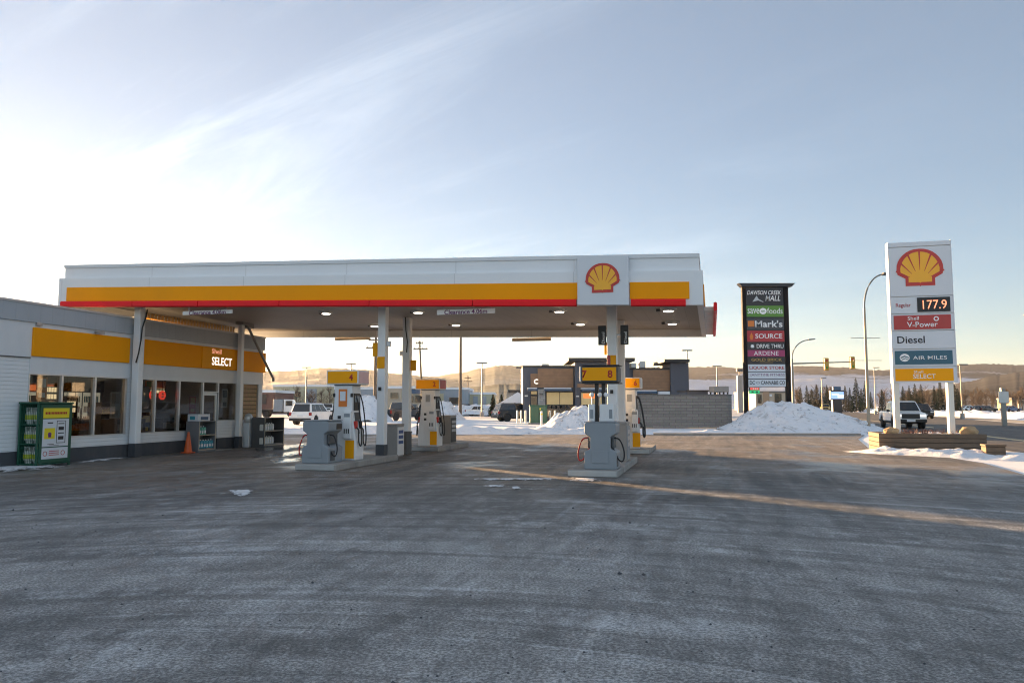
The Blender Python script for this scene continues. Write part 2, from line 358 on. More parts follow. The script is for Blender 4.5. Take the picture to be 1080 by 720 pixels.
def pecten(parent, loc, width, rot=FACE_V, o=(0,0,0)):
    half = [(0,-1.0),(-.055,-.955),(-.09,-.97),(-.63,-.97),(-.63,-.62),(-.965,-.42),(-1.0,-.2),(-.985,.02),(-.93,.2),(-.84,.36),(-.72,.50),(-.58,.62),(-.42,.71),(-.22,.77),(0,.79)]
    inn = [(0,-.84),(-.05,-.80),(-.5,-.80),(-.5,-.54),(-.83,-.34),(-.84,-.14),(-.80,.04),(-.74,.18),(-.66,.31),(-.56,.42),(-.45,.51),(-.32,.59),(-.16,.63),(0,.65)]
    k = width/2
    def full(h): return h+[(-x, y) for x, y in h[-2:0:-1]]
    nrm = Matrix.Rotation(rot[2], 4, 'Z') @ Vector((0, -1, 0))
    e = flat('emblem', [full(half)], 'shell_red', parent, loc, rot, k, o, .012)
    l2 = tuple(loc[i]+nrm[i]*.013 for i in range(3))
    flat('emblem_field', [full(inn)], 'shell_yellow', parent, l2, rot, k, o, .004)
    ribs = []
    for i in range(-3, 4):
        a = math.radians(i*21)
        dx, dy = math.sin(a), math.cos(a)
        c = (0, -.78); r0 = .55-.02*abs(i); r1 = 1.50-.055*abs(i)-.02*i*i
        p0 = (c[0]+dx*r0, c[1]+dy*r0); p1 = (c[0]+dx*r1, c[1]+dy*r1)
        n = (dy, -dx)
        ribs.append([(p0[0]-n[0]*.008, p0[1]-n[1]*.008), (p0[0]+n[0]*.008, p0[1]+n[1]*.008), (p1[0]+n[0]*.042, p1[1]+n[1]*.042), (p1[0]-n[0]*.042, p1[1]-n[1]*.042)])
    l3 = tuple(loc[i]+nrm[i]*.018 for i in range(3))
    flat('emblem_ribs', ribs, 'shell_red', parent, l3, rot, k, o, .003)
    return e
def _ruv(x, y):
    r = ray(x, y); return (*uv(r[0], r[1]), r[2])
def onU(x, y, u):
    a, b, c = _ruv(x, y); t = u/a; return (b*t, H+c*t)
def onV(x, y, v):
    a, b, c = _ruv(x, y); t = v/b; return (a*t, H+c*t)

# ================================================================ CONVENIENCE STORE
S, o = sthing('convenience_store', 'white sided shop building with yellow sign bands and large windows beside the pumps', 'shop', -17.5, 27.06)
FU = -17.5
V0, V1 = 4.0, 27.06
w = MB()
w.box(FU-.2, FU, V0, 16.2, .4, 2.87)                       # left blank wall
w.box(FU-.2, FU, 16.2, 19.72, .4, .70); w.box(FU-.2, FU, 19.72, 20.11, .4, 2.44)
w.box(FU-.2, FU, 20.11, 23.36, .4, .70)
w.box(FU-.2, FU, 24.22, 27.06, .4, 1.02); w.box(FU-.2, FU, 25.38, 25.72, 1.02, 2.44); w.box(FU-.2, FU, 26.78, 27.06, 1.02, 2.44)
w.box(FU-13.5, FU-.2, V1-.2, V1, .4, 3.78); w.box(FU-13.5, FU-.2, V0, V0+.2, .4, 3.78)
w.box(FU-13.7, FU-13.5, V0, V1, .4, 3.78)
w.build('wall', 'siding', S, o)
b = MB(); b.box(FU-.2, FU+.015, 16.2, V1, 2.44, 2.87); b.build('lintel_band', 'band_white', S, o)
b = MB(); b.box(FU-.2, FU+.004, V0, V1, 2.872, 3.80); b.build('upper_wall', 'band_white', S, o)
b = MB(); b.box(FU+.005, FU+.035, V0, 16.2, 2.84, 2.869); b.build('drip_trim', 'dark_grey', S, o)
b = MB(); b.box(FU-.25, FU+.05, V0, V1+.03, 3.802, 4.28); b.box(FU-13.7, FU-.25, V1-.2, V1+.03, 3.802, 4.28); b.box(FU-13.7, FU-13.5, V0, V1-.2, 3.802, 4.28)
pr = b.build('parapet', 'panel_grey', S, o)
b = MB(); b.box(FU-.28, FU+.075, V0, V1+.055, 4.282, 4.34); b.box(FU-13.72, FU-.28, V1-.23, V1+.055, 4.282, 4.34); b.build('coping', 'alu', pr, (0,0,0)).location = (-o[0], -o[1], 0)
b = MB(); b.box(FU-13.5, FU-.25, V0, V1-.2, 3.9, 4.0); b.build('roof', 'rest_dark', S, o)
b = MB(); b.box(FU-.2, FU+.025, V0, 23.36, 0, .398); b.box(FU-.2, FU+.025, 24.22, V1, 0, .398); b.box(FU-13.7, FU-.2, V1-.2, V1+.025, 0, .398); b.build('plinth', 'plinth', S, o)
b = MB(); b.box(FU-.02, FU+.06, 16.24, 19.72, 2.9, 3.67); b.build('sign_band', 'yellow', S, o, .008)
b = MB(); b.box(FU-.02, FU+.06, 20.02, V1+.1, 2.9, 3.69)
sb = b.build('sign_band', 'yellow', S, o, .008)
b = MB(); b.box(FU+.06, FU+.085, 23.15, 25.3, 2.93, 3.66); b.build('letter_panel', 'yellow_clean', S, o, .005)
text('lettering', 'Shell', 'sign_letter_red', S, (FU+.086, 23.95, 3.545), FACE_U, .17, .55, o, .012)
text('lettering', 'SELECT', 'sign_letter_lit', S, (FU+.086, 24.28, 3.19), FACE_U, .30, 1.18, o, .02)
def window(v0, v1, z0, z1, panel='glass', rows=()):
    b = MB(); t = .032
    b.box(FU-.12, FU+.02, v0, v1, z0, z0+t); b.box(FU-.12, FU+.02, v0, v1, z1-t, z1)
    b.box(FU-.12, FU+.02, v0, v0+t, z0+t, z1-t); b.box(FU-.12, FU+.02, v1-t, v1, z0+t, z1-t)
    for z in rows: b.box(FU-.1, FU+.01, v0+t, v1-t, z-.025, z+.025)
    f = b.build('window', 'alu', S, o)
    g = MB(); g.box(FU-.06, FU-.05, v0+t-.005, v1-t+.005, z0+t-.005, z1-t+.005); q = g.build('pane', panel, f); q.location = (-o[0], -o[1], 0)
    return f
for a, c in ((16.2, 17.28), (17.28, 18.46), (18.46, 19.72)): window(a, c, .70, 2.44)
for a, c in ((20.11, 20.96), (20.96, 22.12), (22.12, 23.36)): window(a, c, .70, 2.44)
window(24.22, 25.38, 1.02, 2.44)
window(23.36, 24.22, 2.06, 2.44)
window(25.72, 26.78, 1.02, 2.44, 'tan_tile')
d = MB(); d.box(FU-.1, FU-.02, 23.38, 23.47, .02, 2.04); d.box(FU-.1, FU-.02, 24.11, 24.20, .02, 2.04); d.box(FU-.1, FU-.02, 23.47, 24.11, .02, .22); d.box(FU-.1, FU-.02, 23.47, 24.11, 1.95, 2.04)
dr = d.build('door', 'alu', S, o)
g = MB(); g.box(FU-.07, FU-.06, 23.465, 24.115, .215, 1.955); q = g.build('pane', 'glass', dr); q.location = (-o[0], -o[1], 0)
g = MB(); g.tube([(FU+.05, 23.53, .8), (FU+.05, 23.53, 1.3)], .014); g.box(FU-.02, FU+.05, 23.52, 23.54, .82, .84); g.box(FU-.02, FU+.05, 23.52, 23.54, 1.26, 1.28); q = g.build('handle', 'steel', dr); q.location = (-o[0], -o[1], 0)
b = MB(); b.box(FU-.3, FU+.6, 23.3, 24.28, .0, .02); b.build('threshold', 'concrete', S, o)
# interior
b = MB(); b.box(FU-7.6, FU-.21, V0+.2, V1-.2, .0, .04); b.build('shop_floor', 'shop_floor', S, o)
b = MB(); b.box(FU-7.7, FU-7.5, V0+.2, V1-.2, .04, 2.7); b.box(FU-7.5, FU-.21, V0+.2, V0+.3, .04, 2.7); b.build('inner_wall', 'shop_wall', S, o)
b = MB(); b.box(FU-7.5, FU-.21, V0+.2, V1-.2, 2.7, 2.78); b.build('ceiling', 'brown_wall', S, o)
for i in range(4):
    for k in range(2):
        if i == 3 and k == 0: continue
        b = MB(); v = 14.2+i*2.4; u = FU-2.2-k*2.6
        b.box(u-.12, u+.12, v-.45, v+.45, 2.66, 2.698); b.build('ceiling_lamp', 'lit_panel', S, o)
b = MB(); b.box(FU+.005, FU+.06, 16.32, 16.5, 3.72, 3.8); b.build('junction_box', 'steel', S, o)
b = MB(); b.tube([(FU+.02, 18.35, 3.74), (FU+.22, 18.35, 3.72)], .03); b.box(FU+.16, FU+.3, 18.28, 18.42, 3.66, 3.76); b.build('wall_lamp', 'steel', S, o)
# shop fittings seen through the glass
def fitting(u, v, n, hgt, lab):
    T, oo = sthing('display_shelf', lab, 'shelf', u, v, .04, 'display shelves inside the shop')
    b = MB(); b.box(u-.03, u+.03, v-.6, v+.6, .04, hgt); b.box(u-.3, u+.3, v-.62, v-.6, .04, hgt); b.box(u-.3, u+.3, v+.6, v+.62, .04, hgt)
    for k in range(n): z = .14+k*(hgt-.2)/n; b.box(u-.3, u+.3, v-.6, v+.6, z, z+.025)
    b.build('rack', 'shelf_dark', T, oo)
    for k in range(n):
        z = .165+k*(hgt-.2)/n; g = MB(); y = v-.58
        while y < v+.5:
            ww = random.uniform(.07, .14); g.box(u+.1+random.uniform(-.03, .03), u+.27, y, min(y+ww, v+.59), z, z+random.uniform(.12, .22)); y += ww+.015
        q = g.build('goods', random.choice(['sign_yellow', 'mall_red', 'tan_wall', 'gold', 'jug_blue', 'orange_sq', 'white']), T, oo); q['kind'] = 'stuff'
def poster(v, z0, z1, w_, m, lab, m2):
    T, oo = sthing('window_poster', lab, 'poster', FU-.1, v, z0)
    b = MB(); b.box(FU-.10, FU-.09, v-w_/2, v+w_/2, z0, z1); q = b.build('sheet', m, T, oo)
    b = MB(); b.box(FU-.089, FU-.086, v-w_*.36, v+w_*.36, z0+(z1-z0)*.55, z1-.05); b.box(FU-.089, FU-.086, v-w_*.3, v+w_*.3, z0+.06, z0+(z1-z0)*.3); b.build('print', m2, T, oo)
poster(16.72, 1.75, 2.36, .34, 'orange_sq', 'orange and white poster in the window nearest the gas bottle cage', 'white_ink')
poster(19.38, 1.2, 2.0, .42, 'tan_wall', 'pale poster in the window just left of the first white column', 'brown_wall')
poster(20.6, 1.5, 2.2, .4, 'grey_brown', 'grey poster in the window just right of the first white column', 'tan_wall')
poster(24.75, 1.5, 2.2, .36, 'white_ink', 'small white notice in the short window right of the shop door', 'grey')
poster(22.95, 1.3, 1.9, .34, 'mall_red', 'dark red notice in the window left of the shop door', 'gold')
fitting(FU-1.6, 17.2, 4, 1.5, 'shop shelf of packets behind the window nearest the gas cage')
fitting(FU-1.5, 19.0, 3, 1.2, 'low shop shelf behind the window left of the white column')
fitting(FU-1.1, 21.2, 4, 1.35, 'shop shelf of goods behind the windows above the traffic cone')
fitting(FU-.8, 22.6, 3, 1.15, 'low shelf of snacks right behind the window left of the shop door')
fitting(FU-.8, 20.55, 3, 1.15, 'low shelf of snacks right behind the window beside the first white column')
fitting(FU-3.0, 20.0, 5, 1.9, 'tall shop shelf deep inside behind the first white column')
fitting(FU-3.4, 16.6, 5, 1.9, 'tall shop shelf deep inside at the left end of the windows')
fitting(FU-3.6, 22.9, 4, 1.7, 'tall shop shelf deep inside, seen left of the glass door')
fitting(FU-1.3, 24.9, 4, 1.3, 'shop shelf behind the short window right of the door')
T, oo = sthing('coffee_counter', 'brightly lit cream coffee counter with hood inside the middle front window', 'counter', FU-2.3, 18.1, .04)
b = MB(); b.box(FU-2.7, FU-1.9, 17.7, 18.9, .04, .95); b.build('counter', 'shop_wall', T, oo)
b = MB(); b.box(FU-2.6, FU-2.1, 17.75, 18.3, .95, 1.75); b.box(FU-2.6, FU-2.2, 18.35, 18.7, .95, 1.45); b.build('machine', 'tan_wall', T, oo, .02)
b = MB(); b.box(FU-2.75, FU-1.95, 17.65, 18.95, 2.0, 2.25); b.build('hood', 'orange_sq', T, oo, .01)
b = MB(); b.box(FU-1.949, FU-1.94, 17.7, 18.9, 2.03, 2.2); b.build('hood_light', 'neon_orange', T, oo)
b = MB()
for k in range(3): b.lathe([(.02, 1.52), (.05, 1.56), (.03, 1.62)], (FU-2.03, 17.85+k*.14, 0), 8)
b.build('lamp', 'lit_panel', T, oo)
for (v, u, z0, z1, w_, lab) in ((18.15, FU-1.2, 1.75, 2.15, .55, 'small lit menu board hanging behind the middle window of the first row'), (19.25, FU-1.6, 1.35, 1.75, .4, 'small lit display board behind the window left of the first white column'), (22.9, FU-1.5, 2.0, 2.3, .8, 'lit board hanging high behind the window left of the shop door'), (16.75, FU-1.8, 1.5, 1.95, .3, 'small lit board behind the window above the gas bottle cage')):
    T, oo = sthing('menu_board', lab, 'lit board', u, v, z0)
    b = MB(); b.box(u-.04, u, v-w_/2, v+w_/2, z0, z1); q = b.build('case', 'dark_grey', T, oo, .01)
    b = MB(); n_ = 5
    for k in range(n_):
        for r_ in range(2): b.box(u+.001, u+.006, v-w_/2+.03+k*(w_-.06)/n_, v-w_/2+.03+(k+.78)*(w_-.06)/n_, z0+.03+r_*(z1-z0)*.5, z0+(z1-z0)*(.42+.5*r_))
    b.build('lit_face', 'menu_lit', q, oo)
    b = MB(); b.tube([(u-.02, v-w_*.4, z1), (u-.02, v-w_*.4, 2.69)], .008, 5); b.tube([(u-.02, v+w_*.4, z1), (u-.02, v+w_*.4, 2.69)], .008, 5); b.build('hanger', 'black', T, oo)
T, oo = sthing('drinks_cooler', 'tall lit drinks cooler with glass doors deep inside the shop right of the first column', 'cooler', FU-4.6, 21.6, .04)
b = MB(); b.box(FU-5.0, FU-4.4, 20.0, 23.4, .04, 2.2); b.build('case', 'dark_grey', T, oo, .01)
for k in range(4):
    a = 20.05+k*.84
    b = MB(); b.box(FU-4.399, FU-4.39, a, a+.78, .2, 2.05); q = b.build('door', 'cooler_lit', T, oo)
    b = MB(); b.box(FU-4.389, FU-4.36, a+.72, a+.75, .8, 1.5)
    b.build('handle', 'alu', q, oo)
    for r_ in range(5):
        b = MB()
        for j in range(9): b.box(FU-4.389, FU-4.385, a+.04+j*.075, a+.095+j*.075, .26+r_*.36, .26+r_*.36+.22)
        g_ = b.build('bottles', ['mall_red', 'gold', 'jug_blue', 'brown_wall', 'mall_green'][(r_+k) % 5], q, oo); g_['kind'] = 'stuff'
T, oo = sthing('window_sign', 'pair of round red lit signs hanging inside the window above the cone', 'lit sign', FU-.35, 21.5, 1.7)
for vv in (21.28, 21.72):
    b = MB(); b.lathe([(.02, -.02), (.155, -.02), (.155, .02), (.02, .02)], (FU-.35, vv, 1.93), 14, 'x'); b.build('disc', 'neon_red', T, oo)
    b = MB(); b.box(FU-.34, FU-.325, vv-.06, vv+.06, 1.86, 1.9); b.box(FU-.34, FU-.325, vv-.04, vv+.04, 1.95, 2.0); b.build('mark', 'white_ink', T, oo)
b = MB(); b.tube([(FU-.35, 21.28, 2.08), (FU-.35, 21.28, 2.69)], .006, 5); b.tube([(FU-.35, 21.72, 2.08), (FU-.35, 21.72, 2.69)], .006, 5); b.build('hanger', 'black', T, oo)
T, oo = sthing('hanging_banner', 'orange and green banner hanging at the top of the shop window', 'banner', FU-.5, 21.5, 2.2)
b = MB(); b.box(FU-.52, FU-.5, 21.1, 22.05, 2.16, 2.4); b.build('banner_sheet', 'orange_sq', T, oo)
b = MB(); b.box(FU-.499, FU-.495, 21.15, 21.4, 2.18, 2.38); b.build('banner_patch', 'mall_green', T, oo)
b = MB(); b.box(FU-.55, FU-.47, 21.1, 21.13, 2.4, 2.69); b.box(FU-.55, FU-.47, 22.02, 22.05, 2.4, 2.69); b.build('hanger', 'black', T, oo)

# ================================================================ CANOPY
def lift(u, v, z):
    return (u, v, z + max(0, -u)*(.0318-.01*(v-19.2)/9.1))
C, o = sthing('fuel_canopy', 'white filling station canopy with yellow band and red edge over the pumps', 'canopy', -9.9, 23.7)
def cp(name, m, b, bevel=0., par=None):
    q = b.build(name, m, par or C, o if par is None else (0,0,0), bevel, lambda u, v, z: lift(u, v, z))
    if par: q.location = (-o[0], -o[1], -o[2])
    return q
UL, UR, VF, VB = -19.75, -.15, 19.2, 28.4
def long_u(b, u0, u1, *a):                                # split so that the tilt stays even
    n = 8
    for i in range(n): b.box(u0+(u1-u0)*i/n, u0+(u1-u0)*(i+1)/n, *a)
b = MB(); b.box(UL, UR, VF, VF+.15, 4.06, 4.93); b.box(UL, UR, VB-.15, VB, 4.06, 4.93); b.box(UL, UL+.15, VF+.15, VB-.15, 4.06, 4.93); b.box(UR-.15, UR, VF+.15, VB-.15, 4.06, 4.93)
cp('fascia', 'fascia', b)
b = MB(); b.box(UL+.12, UR-.09, VF+.1, VF+.22, 4.932, 5.27); b.box(UL+.12, UR-.09, VB-.25, VB-.12, 4.932, 5.27); b.box(UL+.12, UL+.25, VF+.22, VB-.25, 4.932, 5.27); b.box(UR-.22, UR-.09, VF+.22, VB-.25, 4.932, 5.27)
cp('upper_fascia', 'fascia', b)
b = MB(); b.box(UL+.1, UR-.07, VF+.07, VF+.25, 5.272, 5.37); b.box(UL+.1, UR-.07, VB-.27, VB-.1, 5.272, 5.37); b.box(UL+.1, UL+.27, VF+.25, VB-.27, 5.272, 5.37); b.box(UR-.24, UR-.07, VF+.25, VB-.27, 5.272, 5.37)
cp('coping', 'band_white', b)
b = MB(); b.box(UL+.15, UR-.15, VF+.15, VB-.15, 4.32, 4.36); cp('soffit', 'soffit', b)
b = MB(); b.box(UL+.26, UR-.23, VF+.23, VB-.26, 4.80, 4.86); cp('roof_deck', 'rest_dark', b)
for u0, u1 in ((-19.42, -3.28), (-1.95, -.48)):
    b = MB(); b.box(u0, u1, VF-.025, VF-.001, 4.21, 4.64); cp('yellow_band', 'yellow', b, .006)
b = MB(); b.box(UR+.001, UR+.025, VF+.35, VB-.4, 4.2, 4.63); cp('yellow_band', 'yellow', b, .006)
joints = [-19.58, -16.9, -14.6, -11.9, -9.1, -6.1, -3.3]
for u0, u1 in list(zip(joints[:-1], joints[1:]))+[(-1.93, -.56)]:
    b = MB(); b.prism([(VF+.02, 4.02), (VF-.05, 4.02), (VF-.095, 4.045), (VF-.10, 4.16), (VF-.07, 4.20), (VF-.002, 4.205), (VF-.002, 4.05), (VF+.02, 4.05)], 'x', u0+.012, u1-.012)
    cp('red_bar', 'red', b)
for k in range(4):
    v0 = 20.4+k*1.95
    b = MB(); b.prism([(.10, 4.07), (.14, 4.05), (.19, 4.08), (.19, 4.26), (.15, 4.29), (.10, 4.27)], 'y', v0+.012, v0+1.94); cp('red_bar', 'red', b)
    b = MB()
    for j in range(3):
        b = MB(); b.box(UR+.002, .1, v0+.3+j*.6, v0+.36+j*.6, 4.1, 4.2); cp('bracket', 'fuel_post', b)
b = MB(); b.box(-3.27, -1.96, VF-.16, VF-.002, 4.04, 5.31); cp('emblem_board', 'sign_white', b, .012)
zl = lift(-2.62, VF, 0)[2]
pecten(C, (-2.62, VF-.162, 4.775+zl), .86, FACE_V, o)
# lamps under the canopy
def soff_z(u, v): return lift(u, v, 4.32)[2]
for x, y in ((344, 329), (395, 342.5), (441, 328), (481, 341.5), (590, 327), (612, 340.5), (705, 326), (709, 340)):
    z = 4.4
    for _ in range(6): u, v = px2uv(x, y, z-.04); z = soff_z(u, v)
    b = MB(); b.lathe([(.13, z-.10), (.22, z-.06), (.24, z-.03), (.24, z)], (u, v, 0), 20); h_ = b.build('canopy_lamp', 'band_white', C, o)
    b = MB(); b.lathe([(.02, z-.115), (.11, z-.113), (.138, z-.105), (.13, z-.095)], (u, v, 0), 20); q = b.build('bulb', 'down_light', h_); q.location = (-o[0], -o[1], 0)
    b = MB(); b.tube([(u-.3, v+.25, z-.03), (u-.12, v+.1, z-.05)], .02, 6); b.box(u-.36, u-.26, v+.2, v+.3, z-.07, z); q = b.build('junction_box', 'dark_grey', h_); q.location = (-o[0], -o[1], 0)
# clearance boards under the front edge, plain boards under the rear edge
for x0, x1, y0, y1 in ((192.5, 245, 326.3, 332.2), (460.8, 522, 324.8, 332)):
    v = VF+.25
    ua, za = onV(x0, y1, v); ub, zb = onV(x1, y0, v)
    b = MB(); b.box(ua, ub, v, v+.03, za, zb); cb = b.build('clearance_board', 'white_ink', C, o, .004)
    b = MB(); b.box(ua+.2, ua+.23, v+.005, v+.02, zb, zb+.4); b.box(ub-.23, ub-.2, v+.005, v+.02, zb, zb+.4); q = b.build('strap', 'steel', cb); q.location = (-o[0], -o[1], 0)
    q = text('lettering', 'Clearance 4.06m', 'ink_purple', cb, ((ua+ub)/2-o[0], v-.001-o[1], (za+zb)/2-.003), FACE_V, .125, (ub-ua)*.74, (0,0,0), .02)
for x0, x1, y0, y1 in ((353, 390, 355, 359), (540, 581, 355.5, 360)):
    v = VB+.03
    ua, za = onV(x0, y1, v); ub, zb = onV(x1, y0, v)
    b = MB(); b.box(ua, ub, v, v+.03, za, zb+.0); cb = b.build('clearance_board', 'tan_wall', C, o, .004)
    b = MB(); b.box(ua+.2, ua+.23, v+.005, v+.02, zb, zb+.4); b.box(ub-.23, ub-.2, v+.005, v+.02, zb, zb+.4); q = b.build('strap', 'steel', cb); q.location = (-o[0], -o[1], 0)
# columns
def column(u, v, w_, base=.16, labels=()):
    zt = soff_z(u, v)
    b = MB(); b.box(u-w_, u+w_, v-w_, v+w_, base+.30, zt); c_ = b.build('column', 'white', C, o, .015)
    b = MB(); b.box(u-w_-.012, u+w_+.012, v-w_-.012, v+w_+.012, 0, base+.298); b.build('column_base', 'plinth', C, o, .01)
    return c_
COLS = [(-9.27, 20.45, .12), (-9.88, 23.75, .125), (-2.66, 21.2, .135), (-2.86, 25.0, .125)]
for u, v, w_ in COLS: column(u, v, w_)
for v, hw in ((19.88, .118), (25.2, .088)):
    zt = soff_z(-17.28, v)
    b = MB(); b.box(-17.27-hw, -17.27+hw, v-hw, v+hw, .42, zt); b.build('column', 'white', C, o, .02)
    b = MB(); b.box(-17.285-hw, -17.255+hw, v-hw-.015, v+hw+.015, 0, .418); b.build('column_base', 'plinth', C, o, .01)
    b = MB(); b.box(-17.44, -17.1, v-.16, v+.16, zt-.12, zt-.002); b.build('column_bracket', 'grey_brown', C, o, .02)
b = MB(); b.tube([(-17.13, 20.03, 4.6), (-17.12, 19.97, 4.35), (-17.125, 19.84, 4.0), (-17.125, 19.80, 3.6), (-17.13, 19.73, 3.2), (-17.2, 19.71, 2.9)], .022, 7); b.build('cable', 'black', C, o)
va, za = onU(262, 347, -17.15); vb, zb = onU(288, 399, -17.15)
b = MB(); b.tube([(-17.15, va, za+.05), (-17.15, vb, zb)], .05, 8); b.tube([(-17.15, vb, zb-.12), (-17.15, vb, zb+.06)], .06, 8); b.build('brace', 'grey_brown', C, o)
b = MB(); b.box(-17.5, -17.1, 25.35, 25.75, soff_z(-17.3, 25.5)-.2, soff_z(-17.3, 25.5)-.002); b.build('brace_plate', 'grey_brown', C, o)
# translucent ribbed strip between shop roof and canopy
b = MB()
n = 60
for i in range(n):
    va, vb = 20.45+4.85*i/n, 20.45+4.85*(i+1)/n; du = .03 if i % 2 else 0
    b.hexa([(-17.62-du, va, 4.345), (-17.615-du, va, 4.345), (-17.615-du, vb, 4.345), (-17.62-du, vb, 4.345), (-17.62-du, va, 4.58), (-17.615-du, va, 4.58), (-17.615-du, vb, 4.58), (-17.62-du, vb, 4.58)])
b.build('ribbed_strip', 'fibreglass', C, o)
# fittings on the columns
def colbox(u0, u1, v0, v1, z0, z1, m, name, bevel=.006):
    b = MB(); b.box(u0, u1, v0, v1, z0, z1); return b.build(name, m, C, o, bevel)
u, v, w_ = COLS[0]
colbox(u-w_-.2, u-w_-.002, v-.02, v+.02, 3.02, 3.42, 'yellow_clean', 'column_flag')
colbox(u-w_-.003, u+w_-.003, v-w_-.02, v-w_-.001, 2.66, 3.0, 'yellow_clean', 'column_plate')
colbox(u-.06, u+.02, v-w_-.05, v-w_-.001, 2.02, 2.12, 'black', 'call_button')
colbox(u+w_+.001, u+w_+.13, v-.05, v+.05, 3.3, 3.46, 'band_white', 'speaker', .03)
u, v, w_ = COLS[1]
colbox(u+w_+.002, u+w_+.2, v-.02, v+.02, 2.75, 3.1, 'yellow_clean', 'column_flag')
colbox(u-w_-.14, u-w_-.001, v-.06, v+.06, 3.25, 3.42, 'band_white', 'speaker', .03)
b = MB(); b.tube([(u-.02, v-w_-.02, 4.55), (u, v-w_-.02, 4.1), (u+.06, v-w_-.02, 3.7), (u+.03, v-w_-.02, 3.35)], .016, 6); b.build('cable', 'black', C, o)
u, v, w_ = COLS[2]
z1 = onV(640, 343, v-.15)[1]; z0 = onV(640, 363.5, v-.15)[1]
for du, s in ((-.16, -1), (.36, 1)):
    q = colbox(u+du-.12+(-.1 if s < 0 else 0), u+du+.1+(-.1 if s < 0 else 0), v-.1, v-.04, z0, z1, 'black', 'fuel_board', .008)
    text('lettering', 'Diesel', 'white_ink', q, (u+du-.0+(-.08 if s < 0 else .02)-o[0], v-.101-o[1], z0+.2), (math.pi/2, -math.pi/2, 0), .085, .32, (0,0,0), .012)
    b = MB(); b.box(*( (u+du-.12, u-w_) if s < 0 else (u+w_, u+du-.06)), v-.05, v-.03, (z0+z1)/2-.02, (z0+z1)/2+.02); b.build('board_arm', 'steel', C, o)
colbox(u-w_-.09, u-w_-.002, v-.02, v+.02, 3.0, 3.35, 'yellow_clean', 'column_flag')
colbox(u-w_+.002, u-w_+.09, v-w_-.02, v-w_-.001, 2.62, 2.98, 'sign_red', 'column_plate')
colbox(u-w_+.095, u+w_-.02, v-w_-.02, v-w_-.001, 2.62, 2.98, 'yellow_clean', 'column_plate')
colbox(u-.05, u+.03, v-w_-.05, v-w_-.001, 1.92, 2.02, 'black', 'call_button')
colbox(u+.0, u+w_-.03, v-w_-.03, v-w_-.001, 1.25, 1.55, 'grey', 'card_box')

# ================================================================ ISLANDS AND DISPENSERS
def island(u0, u1, v0, v1, lab):
    T, oo = sthing('pump_island', lab, 'island', (u0+u1)/2, v0, 0, 'pump islands')
    b = MB(); b.prism([(u0+.05, v0), (u1-.05, v0), (u1, v0+.06), (u1, v1-.06), (u1-.05, v1), (u0+.05, v1), (u0, v1-.06), (u0, v0+.06)], 'z', 0, .16); b.build('kerb', 'concrete', T, oo, .018)
    b = MB(); b.box(u0+.02, u1-.02, v0-.012, v0-.002, .02, .145); b.build('nosing', 'steel', T, oo, .004)
island(-9.97, -8.87, 16.88, 20.8, 'concrete pump island under pump 4, front left')
island(-3.17, -2.04, 16.92, 21.6, 'concrete pump island carrying the tall topper marked 7, front right')
island(-10.3, -9.12, 24.85, 28.2, 'concrete pump island under pump 2 in the back row')
island(-3.1, -2.0, 25.3, 28.4, 'concrete pump island under pump 6 at the far right')
def hose(T, oo, pts, m='rubber'):
    P = []
    for i in range(len(pts)-1):
        p = [Vector(pts[max(i-1, 0)]), Vector(pts[i]), Vector(pts[i+1]), Vector(pts[min(i+2, len(pts)-1)])]
        for k in range(5):
            t = k/5; P.append(.5*((2*p[1])+(-p[0]+p[2])*t+(2*p[0]-5*p[1]+4*p[2]-p[3])*t*t+(-p[0]+3*p[1]-3*p[2]+p[3])*t**3))
    P.append(Vector(pts[-1]))
    b = MB(); b.tube(P, .017, 7); b.build('hose', m, T, oo)
def nozzle(T, oo, u, v, z, s, m='red_plastic'):
    b = MB(); b.box(u-.045, u+.045, v-.05, v+.05, z-.1, z+.1); q = b.build('nozzle', m, T, oo, .02)
    b = MB(); b.tube([(u+s*.03, v-.02, z-.06), (u+s*.1, v-.03, z-.12), (u+s*.11, v-.02, z-.22)], .022, 7); b.build('nozzle_grip', 'black', T, oo)
def topper(T, oo, u0, u1, v0, v1, z0, z1, digits, side='pump_white', frame='pump_white'):
    b = MB(); b.box(u0, u1, v0, v1, z0, z1); q = b.build('topper', frame, T, oo, .02)
    if frame != 'pump_white': b = MB(); b.box(u0-.035, u0-.001, v0, v1, z0+.02, z1-.01); b.build('topper_lit_edge', 'white', q, oo, .005)  # white strip paints the sunlit left side of the dark topper
    b = MB(); b.box(u0+.04, u1-.03, v0-.012, v0-.002, z0+.035, z1-.035); e = b.build('topper_face', 'yellow_clean', q, oo); 
    b = MB(); b.box(u1+.002, u1+.012, v0+.03, v1-.03, z0+.035, z1-.035); b.build('topper_side', side, q, oo)
    for x, d_ in digits: text('number', d_, 'ink_red', q, (u0+(u1-u0)*x, v0-.013, (z0+z1)/2-.0), FACE_V, .17, None, oo, .02)
